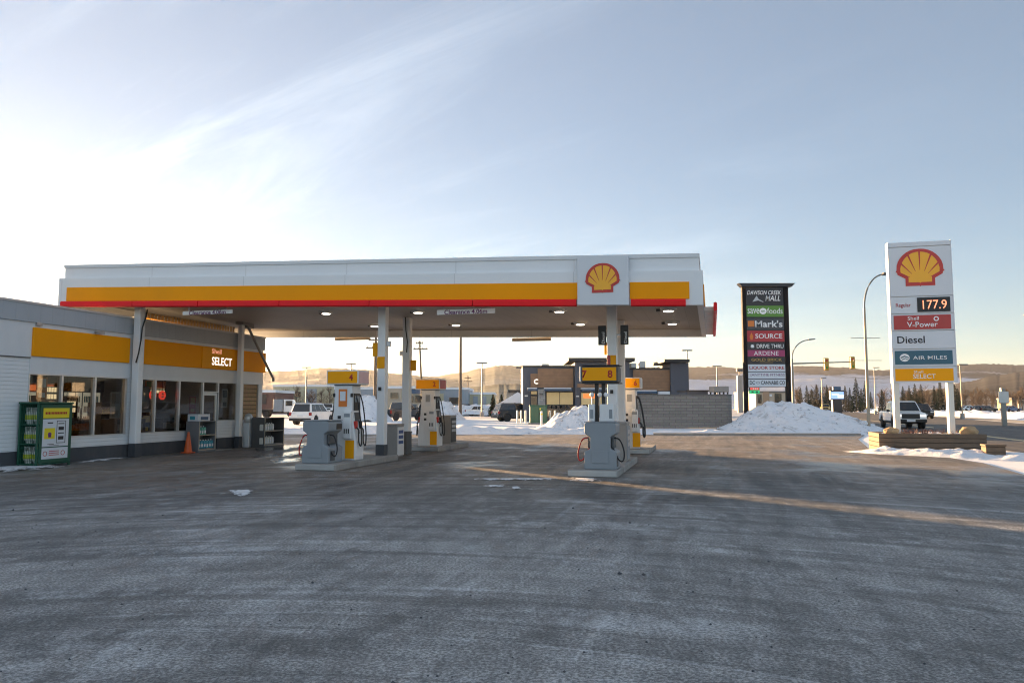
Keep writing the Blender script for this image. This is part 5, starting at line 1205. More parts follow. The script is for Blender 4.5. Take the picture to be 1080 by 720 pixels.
# ================================================================ UTILITY BOX, BOLLARDS, BLOCK WALL
X, Y = G(568, 447.3); T = thing('utility_box', 'dark green electrical utility box on a concrete pad behind the snow bank', 'utility box', (X, Y, 0))
b = MB(); b.box(-.85, .85, -.1, 1.4, 0, .12); b.build('pad', 'concrete', T)
b = MB(); b.box(-.72, .72, 0, 1.2, .12, 1.5); b.build('body', 'green_box', T, (0,0,0), .03)
b = MB(); b.box(-.76, .76, -.04, 1.24, 1.5, 1.6); b.build('lid', 'green_box', T, (0,0,0), .03)
b = MB(); b.box(-.006, .006, -.004, -.001, .15, 1.47); b.box(.06, .12, -.02, -.001, .8, 1.0); b.build('door_seam', 'black', T)
b = MB(); b.box(.08, .2, -.012, -.001, 1.2, 1.34); b.build('sticker', 'sign_yellow', T)
for i, (xp, yb, lab) in enumerate(((545.6, 446, 'cream bollard leftmost of the row beside the dark suv'), (549.6, 446, 'cream bollard in the middle of the three left of the green box'), (554.5, 446, 'cream bollard nearest the left side of the green box'), (571.3, 448.3, 'pale bollard standing right in front of the green box'), (580, 447, 'cream bollard just right of the green box'), (585.5, 446.5, 'cream bollard between the green box and the pointed snow heap'))):
    X, Y = G(xp, yb); T = thing('bollard', lab, 'bollard', (X, Y, 0), 0, 'bollards around the green box')
    b = MB(); b.lathe([(.085, 0), (.085, 1.05), (.07, 1.12), (.03, 1.15)], (0, 0, 0), 12); b.build('post', 'fuel_post', T)
    b = MB(); b.lathe([(.09, .82), (.092, .83), (.092, .93), (.09, .94)], (0, 0, 0), 12); b.build('sleeve', 'sign_yellow' if i == 3 else 'fuel_post', T)
X0, Y0 = G(671, 451.5); X1 = G(766, 451.5)[0]
T = thing('block_wall', 'pale grey masonry enclosure wall right of the pumps', 'wall', ((X0+X1)/2, Y0, 0)); cx = (X0+X1)/2
h = at(700, 416.6, Y0)[2]
b = MB(); b.box(X0-1.2-cx, X1-cx, 0, .25, 0, h); b.build('front_wall', 'masonry', T)
arc = [(X1-cx+.55*math.sin(a), .55-.55*math.cos(a)) for a in [math.pi/2*k/6 for k in range(7)]]
inner = [(X1-cx+.3*math.sin(a), .55-.3*math.cos(a)) for a in [math.pi/2*k/6 for k in range(7)]]
b = MB(); b.prism(arc+inner[::-1], 'z', 0, h); b.build('corner_wall', 'masonry', T)
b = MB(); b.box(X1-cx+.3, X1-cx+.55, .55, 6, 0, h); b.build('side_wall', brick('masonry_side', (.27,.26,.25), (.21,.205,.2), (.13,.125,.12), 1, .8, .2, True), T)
b = MB(); b.box(X0-1.22-cx, X1-cx, -.03, .28, h, h+.07); b.prism([(x*1.0+.0, y) for x, y in [(X1-cx, -.03)]+[(X1-cx+.58*math.sin(a), .55-.58*math.cos(a)) for a in [math.pi/2*k/6 for k in range(1, 7)]]+[(X1-cx+.28, .55), (X1-cx, .28)]], 'z', h+.002, h+.068); b.box(X1-cx+.27, X1-cx+.58, .56, 6, h, h+.07); b.build('coping', 'dark_grey', T)
# ================================================================ RESTAURANT BEYOND THE PUMPS
D = 75.
RX = at(640, 440, D)[0]
T = thing('restaurant', 'low dark grey and wood clad restaurant with two flat roofed towers beyond the pumps', 'restaurant', (RX, D, 0))
def rx(x, d=D): return at(x, 400, d)[0]-RX
def rz_(y, d=D): return at(640, y, d)[2]
def rbox(name, m, x0, x1, y0, y1, d0, d1, par=None, bevel=0.):
    b = MB(); b.box(rx(x0, D+d0), rx(x1, D+d0), d0, d1, rz_(y1, D+d0) if y1 else 0., rz_(y0, D+d0)); return b.build(name, m, par or T, (0,0,0), bevel)
rbox('wall', 'rest_grey', 551.5, 607, 387, None, .3, 14)
rbox('wall', 'rest_grey', 663, 709, 389.5, None, .3, 14)
rbox('tower', 'rest_grey', 606.5, 664, 381.5, None, -.3, 6)
rbox('tower', 'rest_grey', 707.5, 726.5, 382.5, None, -.3, 5)
rbox('roof_slab', 'rest_dark', 599.5, 670, 377.2, 380.8, -1.0, 6.6, None, .05)
rbox('roof_slab', 'rest_dark', 701, 728, 378.6, 381.8, -1.0, 5.6, None, .05)
rbox('roof_edge', 'rest_dark', 551, 606.4, 385.4, 386.9, .2, 14.1)
rbox('roof_edge', 'rest_dark', 664.2, 707.4, 387.9, 389.4, .2, 14.1)
rbox('wood_panel', 'rest_wood', 567.2, 604.6, 388.6, 408.4, .12, .28)
rbox('wood_panel', 'rest_wood', 559.6, 567, 394, 408.2, .16, .28)
rbox('wood_panel', 'rest_wood', 668, 706.5, 390, 412, .12, .28)
rbox('wood_panel', 'rest_wood', 609, 660, 404.5, 408.6, -.4, -.31)
text('lettering', 'C', 'sign_letter_lit', T, (rx(565.6), .15, rz_(402.2)), FACE_V, rz_(399.6)-rz_(405), None, (0,0,0), .03, 0, .03)
rbox('vent_unit', 'alu', 571, 579, 383.6, 385.3, 5, 7, None, .05)
rbox('vent_unit', 'steel', 665.5, 672, 382.8, 387.8, 3, 5, None, .05)
rbox('vent_unit', 'steel', 674.5, 681, 380.8, 387.8, 4, 6, None, .05)
def awning(x0, x1, y, d=-1.0):
    a = rbox('awning', 'sign_white', x0, x1, y, y+1.0, d, .1)
    rbox('awning_skirt', 'awning_blue', x0+.5, x1+.5, y+1.1, y+3.2, d+.2, .1, a)
awning(574, 602.5, 408.8); awning(613, 660, 409, -1.2); awning(668.5, 692.5, 411.3); awning(556, 566.5, 408.8, -.6)
rbox('stone_pier', 'rest_stone', 567.2, 575, 410.2, None, -.1, .29)
def rwin(x0, x1, y0, y1, fill, d=.1, mull=1):
    f = rbox('window', 'rest_dark', x0, x1, y0, y1, d, d+.19)
    n = mull+1
    for i in range(n):
        a = x0+.5+(x1-x0-.5)*i/n; c = x0+(x1-x0)*(i+1)/n-.4
        rbox('pane', fill, a, c, y0+.6, y1-.5, d-.02, d-.001, f)
rwin(576, 604.6, 413, 427, 'blind', .1, 1); rwin(576, 604.6, 427.2, 440, 'car_glass', .1, 3)
rwin(612.5, 640, 413.6, 427, 'blind', -.5, 1); rwin(612.5, 640, 427.2, 438, 'car_glass', -.5, 1); rwin(642, 660, 413.6, 438, 'car_glass', -.5, 1)
rwin(559.6, 566.6, 411.8, 416, 'blind', .1, 0); rwin(559.6, 566.6, 417, 440, 'car_glass', .1, 0)
rwin(668.5, 693, 414.6, 425, 'car_glass', .1, 4)
rbox('poster', 'neon_orange', 615, 631, 415, 419.6, -.54, -.53)
rbox('wall_lamp', 'alu', 553.4, 556.6, 416.6, 418, .1, .29); rbox('wall_lamp', 'alu', 607.5, 610.6, 417, 418.4, -.45, -.31); rbox('wall_lamp', 'dark_grey', 569, 573, 415, 416.4, -.25, -.11)
for i in range(5):
    x = 577+i*5.2; rbox('chair', 'black', x, x+3.2, 427+random.uniform(-1, .5), 431, -1.6, -1.2)
rbox('door_head', 'sign_white', 694, 706.5, 412.6, 417.4, -.3, .1)
# store room and shelter behind the block wall
X, _, _z = at(736, 420, 60); T2 = thing('storage_shed', 'low dark flat roofed shed behind the block wall beside the right tower', 'shed', (X, 60, 0))
z = at(736, 411.2, 60)[2]
b = MB(); b.box(-.85, .8, 0, 3, 0, z-.12); b.build('wall', 'rest_grey', T2); b = MB(); b.box(-.95, .88, -.1, 3.1, z-.119, z); b.build('roof', 'rest_dark', T2)
b = MB(); b.box(.9, 1.6, .2, 2.5, 0, z-.35); b.build('annex', 'rest_grey', T2)
X, _, _z = at(761, 420, 58); T2 = thing('bin_shelter', 'grey box roof on dark posts rising behind the right end of the block wall', 'shelter', (X, 58, 0))
z0, z1 = at(761, 413.3, 58)[2], at(761, 407.2, 58)[2]
b = MB(); b.box(-.58, .58, 0, 1.4, z0, z1); b.build('roof', 'grey_brown', T2, (0,0,0), .02); b = MB()
for x in (-.5, -.1, .2, .5): b.box(x-.05, x+.05, .05, .15, 0, z0-.001); b.box(x-.05, x+.05, 1.2, 1.3, 0, z0-.001)
b.build('post', 'rest_dark', T2)

# ================================================================ BUILDINGS FAR BEHIND
def block(name, lab, cat, x0, x1, ytop, D, depth, wall, roofm='alu', parts=(), rz=0., roof_h=.5, base=0.):
    xa, xb = at(x0, 420, D)[0], at(x1, 420, D)[0]; zt = at(540, ytop, D)[2]; cx = (xa+xb)/2; hw = (xb-xa)/2
    T = thing(name, lab, cat, (cx, D, base), rz)
    b = MB(); b.box(-hw, hw, 0, depth, -base, zt-roof_h-base); b.build('wall', wall, T)
    b = MB(); b.box(-hw-.15, hw+.15, -.15, depth+.15, zt-roof_h-base+.002, zt-base); b.build('roof', roofm, T)
    for (nm, m, px0, px1, py0, py1) in parts:
        b = MB(); b.box(at(px0, 420, D)[0]-cx, at(px1, 420, D)[0]-cx, -.25, -.002, at(540, py1, D)[2]-base, at(540, py0, D)[2]-base); b.build(nm, m, T)
    return T
block('warehouse', 'long low beige warehouse with a white roof edge behind the white suv', 'warehouse', 288, 352, 405.4, 170, 30, 'beige', 'snow_dirty', [('door', 'pale_blue', 322, 334, 410, 425), ('window', 'car_glass', 300, 306, 413, 418), ('window', 'car_glass', 311, 317, 413, 418)])
block('warehouse', 'pale blue grey warehouse seen between pump 4 and the columns', 'warehouse', 353, 408, 408, 160, 26, 'pale_blue', 'snow_dirty', [('door', 'dark_grey', 385, 390, 417, 424), ('window', 'car_glass', 359, 366, 412, 415)])
block('shop_building', 'beige shop building with a blue sign panel behind the second left column', 'shop', 408, 448, 407, 150, 24, 'tan_wall', 'snow_dirty', [('sign_panel', 'awning_blue', 432, 445, 410.3, 415), ('window', 'car_glass', 432, 436, 417, 424), ('window', 'car_glass', 438, 444, 417, 424), ('window', 'car_glass', 412, 420, 414, 420)])
block('warehouse', 'blue grey ribbed warehouse right of pump 2', 'warehouse', 455, 494, 408.5, 175, 22, 'pale_blue', 'snow_dirty', [('door', 'rest_dark', 474, 484, 419, 426), ('door', 'beige', 461, 468, 415, 426)])
block('warehouse', 'second pale ribbed warehouse just left of two dark evergreens', 'warehouse', 494, 521, 413.5, 180, 22, 'beige', 'snow_dirty', [('door', 'pale_blue', 499, 504, 418, 426), ('door', 'pale_blue', 508, 513, 418, 426)])
block('shed', 'small red brown shed showing past the corner of the shop', 'shed', 268, 290, 411, 140, 12, 'red_shed', 'snow_dirty', [('door', 'rest_dark', 277, 281, 416, 426)])
block('shop_building', 'grey flat roofed building far behind at the left corner of the restaurant', 'building', 537, 553, 411, 130, 16, 'grey_brown', 'rest_dark', [('window', 'car_glass', 540, 547, 416, 422)])
block('strip_mall', 'long tan and brown shop row under the mall sign', 'shops', 797, 832, 412.3, 210, 20, 'tan_wall', 'dark_grey', [('facade', 'brown_wall', 805, 811, 413.2, 425), ('window', 'car_glass', 817, 824, 415, 425), ('window', 'car_glass', 799, 803, 416, 425), ('sign_panel', 'sign_white', 811.5, 814, 415.5, 418)])
block('house', 'small ochre house among bare trees far right', 'house', 1067, 1073, 419.5, 230, 7, 'brown_wall', 'dark_grey', [('window', 'car_glass', 1068, 1070, 421, 424)])
block('house', 'low dark roofed house at the right edge behind the bare trees', 'house', 1074, 1086, 419.5, 235, 9, 'tan_wall', 'rest_dark', [('window', 'car_glass', 1077, 1080, 422, 425)])
# snow covered gable roof left of the restaurant
X = at(546, 430, 100)[0]; T = thing('snowy_barn', 'small grey barn with a snow covered gable roof behind the dark suv', 'barn', (X, 100, 0))
b = MB(); b.box(-2.2, 2.2, 0, 6, 0, 1.7); b.build('wall', 'grey_brown', T)
b = MB(); b.prism([(-2.6, 1.6), (2.6, 1.6), (2.6, 1.75), (.0, 3.3), (-2.6, 1.75)], 'y', -.2, 6.2); b.build('roof', 'snow_dirty', T)
b = MB(); b.box(-.5, .5, -.03, -.002, 0, 1.4); b.build('door', 'rest_dark', T)
X0, X1 = at(503, 430, 122)[0], at(527, 430, 122)[0]
T = thing('rail_fence', 'dark slatted fence at the far edge of the mall parking', 'fence', ((X0+X1)/2, 122, 0))
b = MB(); hw = (X1-X0)/2
for k in range(3): b.box(-hw, hw, -.02, .02, .35+k*.4, .6+k*.4)
b.build('rail', 'wood_pole', T)
for k in range(7): x = -hw+2*hw*k/6; b = MB(); b.box(x-.07, x+.07, .021, .16, 0, 1.5); b.build('fence_post', 'wood_pole', T)

# unseen building, added behind the shop to cast the long forecourt shadow
T = thing('unseen_building', 'unseen grey flat roofed building added behind the shop to cast the long forecourt shadow', 'building', (-27.9, 60.8, 0), math.radians(38.5))
b = MB(); b.box(-3.95, 3.95, 0, 8, 0, 5.2); b.build('wall', 'pale_blue', T)
b = MB(); b.box(-4.1, 4.1, -.15, 8.15, 5.202, 5.5); b.build('roof', 'dark_grey', T)
b = MB(); b.box(-2.6, .2, -.06, -.002, 0, 3.2); b.build('roller_door', 'band_white', T)
for x in (1.2, 2.6):
    b = MB(); b.box(x, x+.9, -.05, -.002, 1.2, 2.2); b.build('window', 'car_glass', T)
# ================================================================ VEHICLES
def vehicle(name, lab, cat, kind, paint, x, y, rz, lit=False, far=False, grp=None):
    K = {'suv': (4.75, 1.92, 1.76, 1.06), 'pickup': (5.7, 1.98, 1.88, 1.16), 'sedan': (4.6, 1.8, 1.46, .94), 'van': (5.2, 2.0, 2.1, 1.2)}[kind]
    L, W, Hh, B = K; r = .37 if kind != 'pickup' else .41; hl, hw = L/2, W/2
    T = thing(name, lab, cat, (x, y, 0), rz, grp)
    fa, ra = hl-.92, -hl+.98
    zb = .36 if kind != 'pickup' else .46
    def arch(c): return [(c+(r+.07)*math.cos(a), r+(r+.07)*math.sin(a)) for a in [math.pi-math.pi*k/10 for k in range(11)] if r+(r+.07)*math.sin(a) > zb-.2]
    hood = hl-1.15 if kind != 'van' else hl-.75
    tail = -hl
    pts = [(tail+.04, zb+.06)]+[(ra-r-.07, zb)]+[p for p in arch(ra) if p[1] >= zb]+[(ra+r+.07, zb), (fa-r-.07, zb)]+[p for p in arch(fa) if p[1] >= zb]+[(fa+r+.07, zb), (hl-.06, zb+.04), (hl, zb+.22), (hl-.02, B-.22), (hl-.14, B-.10), (hood, B-.01), (hood-.25, B), (tail+.06, B), (tail, B-.25), (tail-.0, zb+.3)]
    b = MB(); b.prism(pts, 'y', -hw, hw); b.build('body', paint, T, (0,0,0), .10, None, 3)
    # cabin
    if kind == 'suv': xb0, xb1, xr0, xr1 = tail+.12, hood-.02, tail+.42, hood-.95
    elif kind == 'pickup': xb0, xb1, xr0, xr1 = -.75, hood-.02, -.55, hood-.85
    elif kind == 'sedan': xb0, xb1, xr0, xr1 = tail+.55, hood-.05, tail+1.25, hood-1.0
    else: xb0, xb1, xr0, xr1 = tail+.05, hood+.05, tail+.15, hood-.7
    tw = .17; hb = hw-.05; hr = hw-tw-.05
    Q = [(xb0, -hb, B-.02), (xb1, -hb, B-.02), (xb1, hb, B-.02), (xb0, hb, B-.02), (xr0, -hr, Hh), (xr1, -hr, Hh), (xr1, hr, Hh), (xr0, hr, Hh)]
    b = MB(); b.hexa(Q); b.build('cabin', paint, T, (0,0,0), .12, None, 3)
    f = [Q[1], Q[2], Q[6], Q[5]]; rr = [Q[3], Q[0], Q[4], Q[7]]; sl = [Q[0], Q[1], Q[5], Q[4]]; sr = [Q[2], Q[3], Q[7], Q[6]]
    b = MB(); b.panel(f, .06, .94, .08, .9); b.build('windshield', 'car_glass', T)
    b = MB(); b.panel(rr, .07, .93, .06, .9); b.build('rear_window', 'car_glass', T)
    cuts = {'suv': ((.05, .27), (.285, .57), (.585, .88)), 'pickup': ((.07, .42), (.46, .84)), 'sedan': ((.14, .48), (.51, .84)), 'van': ((.62, .85),)}[kind]
    for q, fl in ((sl, False), (sr, True)):
        for a, c in cuts:
            if fl: a, c = 1-c, 1-a
            b = MB(); b.panel(q, a, c, .08, .84); b.build('side_window', 'car_glass', T)
    for cx_ in (fa, ra):
        for s in (-1, 1):
            b = MB(); b.lathe([(r*.62, -.11), (r*.93, -.115), (r, -.08), (r, .08), (r*.93, .115), (r*.62, .11)], (cx_, s*(hw-.11), r), 18, 'y'); w_ = b.build('wheel', 'tyre', T)
            b = MB(); b.lathe([(r*.1, s*.10), (r*.5, s*.085), (r*.62, s*.1)], (cx_, s*(hw-.11), r), 14, 'y'); b.build('rim', 'rim', w_)
            b = MB(); b.lathe([(.05, -.1), (r+.06, -.1), (r+.06, -.02)], (cx_, s*(hw-.22), r), 14, 'y'); b.build('wheel_well', 'rubber', T)
    for s in (-1, 1):
        b = MB(); b.box(hl-.10, hl+.012, s*(hw-.42), s*(hw-.06), B-.34, B-.20); b.build('headlight', 'head_lamp_on' if lit else 'head_lamp', T, (0,0,0), .03)
        z0_, z1_ = (B-.32, B-.06) if kind != 'pickup' else (B-.45, B-.08)
        b = MB(); b.box(tail-.012, tail+.14, s*(hw-.2), s*(hw+.008), z0_, z1_); b.build('tail_light', 'tail_lamp', T, (0,0,0), .02)
        xm = xb1-.45
        b = MB(); b.box(xm-.06, xm+.08, s*(hw+.0), s*(hw+.2), B-.02, B+.14); b.build('mirror', paint if kind != 'pickup' else 'black', T, (0,0,0), .03)
    b = MB(); b.box(hl-.04, hl+.018, -hw+.44, hw-.44, B-.46, B-.14); b.build('grille', 'black', T, (0,0,0), .02)
    b = MB(); b.box(hl-.1, hl+.05, -hw+.02, hw-.02, zb-.02, zb+.2); b.build('front_bumper', 'black', T, (0,0,0), .04)
    b = MB(); b.box(tail-.06, tail+.1, -hw+.02, hw-.02, zb-.04, zb+.18); b.build('rear_bumper', 'black', T, (0,0,0), .04)
    b = MB(); b.box(hl+.052, hl+.06, -.26, .26, zb+.03, zb+.17); b.build('licence_plate', 'plate', T)
    b = MB(); b.box(tail-.012, tail-.004, -.26, .26, zb+.3, zb+.45); b.build('licence_plate', 'plate', T)
    b = MB(); b.box(fa-.3, ra+.3, -hw+.14, hw-.14, zb-.12, zb+.05); b.build('underbody', 'rubber', T)
    if kind == 'pickup':
        b = MB(); b.box(tail+.16, xb0-.12, -hw+.1, hw-.1, B+.001, B+.006); b.build('bed_liner', 'rubber', T)
    if kind == 'suv':
        b = MB()
        for s in (-1, 1): b.tube([(xr0+.1, s*(hr-.06), Hh+.01), (xr0+.3, s*(hr-.06), Hh+.06), (xr1-.3, s*(hr-.06), Hh+.06), (xr1-.1, s*(hr-.06), Hh+.01)], .02, 6)
        b.build('roof_rail', 'black', T)
    return T
R_ = math.radians
def veh(xp, yb, *a, **k):
    X, Y = G(xp, yb); name, lab, cat, kind, paint, rz = a; return vehicle(name, lab, cat, kind, paint, X, Y, R_(rz), **k)
veh(330, 447.2, 'parked_suv', 'white suv seen from behind, parked beyond pump 4', 'suv', 'suv', 'paint_white', 79)
veh(545, 443.8, 'parked_suv', 'dark grey suv parked left of the green utility box', 'suv', 'suv', 'paint_black', 24)
veh(422, 443, 'parked_pickup', 'black pickup standing between the two left columns', 'pickup truck', 'pickup', 'paint_black', 62)
veh(951.5, 451, 'moving_pickup', 'white pickup with lit headlights driving up behind the price sign', 'pickup truck', 'pickup', 'paint_white', -106, lit=True)
veh(972, 441, 'moving_suv', 'black suv following the white pickup on the highway', 'suv', 'suv', 'paint_black', -108)
PK = 'cars parked in the mall parking lot'
veh(346, 436.6, 'parked_pickup', 'white pickup facing us, tucked between the white suv and pump 4', 'pickup truck', 'pickup', 'paint_white', -80, grp=PK)
veh(354, 434, 'parked_suv', 'dark suv furthest back beside the end of pump 4', 'suv', 'suv', 'paint_grey', 30, grp=PK)
veh(280, 435.3, 'parked_car', 'blue car farthest left, showing past the shop corner', 'car', 'sedan', 'paint_blue', 10, grp=PK)
veh(409, 434.5, 'parked_car', 'dark car behind the front left column', 'car', 'sedan', 'paint_grey', 200, grp=PK)
veh(434, 437.5, 'parked_suv', 'dark suv right of the second left column', 'suv', 'suv', 'paint_black', 70, grp=PK)
veh(449, 437, 'parked_suv', 'white suv partly behind pump 2', 'suv', 'suv', 'paint_white', 85, grp=PK)
veh(467, 436.5, 'parked_pickup', 'white pickup right of pump 2 before the blue warehouse', 'pickup truck', 'pickup', 'paint_white', 60, grp=PK)
veh(494, 436, 'parked_suv', 'black suv parked right of the thick plain pole', 'suv', 'suv', 'paint_black', 12, grp=PK)
veh(506, 438.2, 'parked_car', 'white sedan low in front of the dark fence', 'car', 'sedan', 'paint_white', 6, grp=PK)
veh(517, 436.8, 'parked_car', 'red brown car just left of the dark grey suv', 'car', 'sedan', 'paint_red', 170, grp=PK)
veh(561, 440.2, 'parked_car', 'blue black car behind the green box beside the restaurant', 'car', 'sedan', 'paint_blue', 15, grp=PK)
veh(846.5, 433.2, 'moving_suv', 'grey blue suv on the highway just beyond the big snow pile', 'suv', 'suv', 'paint_grey', -112)
veh(870.5, 434.3, 'moving_pickup', 'pale yellow work truck on the highway beside the lit screen', 'pickup truck', 'pickup', 'paint_yellow', -110)
for i, (xp, pt, lab) in enumerate(((1022, 'paint_white', 'white car leftmost of the distant row under the bare trees'), (1031, 'paint_grey', 'dark grey car second in the distant row under the bare trees'), (1041, 'paint_black', 'black car third in the distant row under the bare trees'), (1066, 'paint_blue', 'blue car rightmost of the distant row under the bare trees'))):
    X, Y = G(xp, 434.2); vehicle('parked_car', lab, 'car', 'sedan', pt, X, Y, R_(5+i*3), grp='cars parked under the far trees')
X, Y = G(290, 440); T = thing('flatbed_truck', 'white cab flatbed truck with a grey headboard showing past the shop corner', 'truck', (X, Y, 0), R_(8))
b = MB(); b.prism([(1.2, .7), (3.0, .7), (3.05, 1.4), (2.7, 1.5), (2.3, 2.3), (1.2, 2.35)], 'y', -1, 1); b.build('cab', 'paint_white', T, (0,0,0), .06)
b = MB(); b.box(1.45, 2.3, -1.012, -1.002, 1.5, 2.15); b.build('side_window', 'car_glass', T)
b = MB(); b.box(-.1, 1.1, -1.1, 1.1, .75, 2.35); b.build('headboard', 'grey', T, (0,0,0), .04)
b = MB(); b.box(-4.2, -.12, -1.1, 1.1, .85, 1.05); b.box(-4.0, 2.8, -.5, .5, .6, .84); b.build('bed', 'rubber', T)
for x in (-2.9, -1.0, 2.1):
    for s in (-1, 1):
        b = MB(); b.lathe([(.25, -.13), (.4, -.14), (.44, -.1), (.44, .1), (.4, .14), (.25, .13)], (x, s*.85, .44), 16, 'y'); w_ = b.build('wheel', 'tyre', T)
        b = MB(); b.lathe([(.03, s*.1), (.2, s*.12), (.25, s*.12)], (x, s*.85, .44), 12, 'y'); b.build('rim', 'rim', w_)

# ================================================================ TREES
M['needle'] = mat('spruce_needles', (.022, .034, .018), .85, var=.55, nscale=2.)
M['needle_brown'] = mat('spruce_needles_dry', (.055, .045, .022), .85, var=.5, nscale=2.)
M['twig'] = mat('bare_twigs', (.115, .078, .05), .9, var=.3, nscale=1.)
M['bark'] = mat('bark', (.07, .05, .038), .9, var=.3)
def spruce_mesh(seed, h=7., w=1.5, m='needle'):
    rd = random.Random(seed); vs = []; fs = []
    z = h*.06
    while z < h*.985:
        t = z/h; R = w*(1-t)**.85*(.8+.4*rd.random())+.06
        n = max(5, int(13*(1-t)+5))
        a0 = rd.random()*6.28
        for k in range(n):
            a = a0+2*math.pi*k/n+rd.uniform(-.25, .25); rr = R*rd.uniform(.6, 1.12)
            dx, dy = math.cos(a), math.sin(a); droop = rr*rd.uniform(.12, .5)
            for q in range(4):
                s0 = q/4; s1 = (q+1.35)/4
                wd = (.34-.06*q)*(.35+rr*.45)*rd.uniform(.6, 1.2)
                p0 = (dx*rr*s0, dy*rr*s0, z-droop*s0*s0+.08*rr*s0); p1 = (dx*rr*s1, dy*rr*s1, z-droop*s1*s1+.1)
                o = len(vs); px, py = -dy*wd, dx*wd; zz = rd.uniform(-.14, .05)
                vs += [p0, (p1[0]*.85+px, p1[1]*.85+py, p1[2]-.1+zz), p1, (p1[0]*.85-px, p1[1]*.85-py, p1[2]-.1+zz)]
                fs += [(o, o+1, o+2), (o, o+2, o+3)]
        z += h*(.028+.02*(1-t))
    b = MB(); b.add(vs, fs); return b
def place_tree(b_crown, b_trunk, cm, X, Y, s, rz, lab, grp, name, cache={}):
    T = thing(name, lab, 'tree', (X, Y, -.02), rz, grp); T.scale = (s, s, s*random.uniform(.95, 1.08))
    k = id(b_crown)
    if k not in cache:
        c = b_crown.build('crown', cm, T); t = b_trunk.build('trunk', 'bark', T); cache[k] = (c, t)
    else:
        for q in cache[k]: d = q.copy(); COL.objects.link(d); d.parent = T
    return T
def trunk(h, r):
    b = MB(); b.tube([(0, 0, -.1), (0, 0, h*.5), (0, 0, h*.96)], r, 7, r*.2); return b
SP = [(spruce_mesh(i, 7, 1.25+.3*(i % 2), None), trunk(7, .12), 'needle') for i in range(3)]+[(spruce_mesh(9, 7, 1.4), trunk(7, .12), 'needle_brown')]
SL = 'dark spruce standing in the row along the snowy far side of the highway'
for xp, yt, D, k in ((844, 409, 190, 3), (850.5, 404.5, 185, 0), (856, 408, 195, 1), (861, 404, 185, 3), (866, 409, 200, 1), (872, 406, 195, 0), (879, 410, 210, 2), (891, 405, 190, 3), (896, 408, 200, 0), (902.5, 399.5, 175, 1), (908, 408, 190, 3), (912.5, 398, 180, 2), (918, 412, 200, 0), (944, 410, 210, 1), (952, 407, 190, 2), (958.5, 405, 185, 0), (964.5, 404, 185, 1), (971, 406, 190, 3), (985, 405, 180, 2), (991, 400, 175, 0), (1005, 400, 150, 1), (1010, 408, 160, 2)):
    X, _, zt = at(xp, yt, D)
    place_tree(*SP[k], X, D, zt/7., random.random()*6, SL, 'spruces along the highway', 'spruce_tree')
X, Y = G(931, 436); zt = at(931, 408, Y)[2]
place_tree(*SP[0], X, Y, zt/7., 2., 'single small conical spruce nearest the road left of the white pickup', None, 'spruce_tree')
def small_evergreen(xp, yt, D, lab):
    X, _, zt = at(xp, yt, D); T = thing('evergreen', lab, 'tree', (X, D, 0), 0, 'pair of dark evergreens')
    c = spruce_mesh(int(xp), zt, .75).build('crown', 'needle', T); trunk(zt, .08).build('trunk', 'bark', T)
small_evergreen(520, 415.2, 110, 'left one of two dark narrow evergreens behind the dark grey suv')
small_evergreen(529, 415.2, 108, 'right one of two dark narrow evergreens behind the dark grey suv')
def bare_mesh(seed, h=7.):
    rd = random.Random(seed); tk = MB(); cr = MB()
    tk.tube([(0, 0, 0), (rd.uniform(-.1, .1), 0, h*.3), (rd.uniform(-.3, .3), rd.uniform(-.2, .2), h*.75)], .11, 6, .04)
    for k in range(26):
        z = h*rd.uniform(.14, .72); a = rd.random()*6.28; l = h*rd.uniform(.16, .36)*(1.05-.5*z/h); el = rd.uniform(.5, 1.25)
        d = Vector((math.cos(a)*math.cos(el), math.sin(a)*math.cos(el), math.sin(el))); p0 = Vector((0, 0, z)); p1 = p0+d*l
        tk.tube([p0, p1], .028, 3, .012, False)
        for q in range(13):
            t = rd.uniform(.25, 1); s = p0+d*l*t; dd = (d+Vector((rd.uniform(-.9, .9), rd.uniform(-.9, .9), rd.uniform(-.3, .8)))).normalized(); e = s+dd*h*rd.uniform(.06, .14)
            n = dd.cross(Vector((rd.uniform(-1, 1), rd.uniform(-1, 1), rd.uniform(-1, 1)))).normalized()*.024
            cr.add([s-n, s+n, e], [(0, 1, 2)])
            for j in range(2):
                f = s.lerp(e, rd.uniform(.3, .9)); g = f+(dd+Vector((rd.uniform(-1, 1), rd.uniform(-1, 1), rd.uniform(-.5, .8)))).normalized()*h*.06; cr.add([f-n*.7, f+n*.7, g], [(0, 1, 2)])
    return cr, tk
BT = [(*bare_mesh(i), 'twig') for i in range(4)]
rd = random.Random(3)
BL = 'bare brown leafless tree in the thicket behind the snowy verge at the right'
for i in range(70):
    xp = rd.uniform(926, 1095) if i < 58 else rd.uniform(1095, 1250); D = rd.uniform(195, 290); yt = rd.uniform(409, 417) if xp < 1000 else rd.uniform(411, 418)
    X, _, zt = at(xp, yt, D); place_tree(*BT[i % 4], X, D, zt/5.6, rd.random()*6, BL, 'bare trees at the right', 'bare_tree')
for i in range(10):
    xp = rd.uniform(836, 880); D = rd.uniform(205, 240); X, _, zt = at(xp, rd.uniform(410, 414), D)
    place_tree(*BT[i % 4], X, D, zt/5.6, rd.random()*6, 'bare brown tree behind the spruces left of the lit screen', 'bare trees behind the left spruces', 'bare_tree')
for i in range(7):
    xp = 300+i*8+rd.uniform(-3, 3); D = 165; X, _, zt = at(xp, rd.uniform(410, 415), D)
    place_tree(*BT[i % 4], X, D, zt/5.6, rd.random()*6, 'small bare tree in front of the long beige warehouse', 'bare trees by the beige warehouse', 'bare_tree')

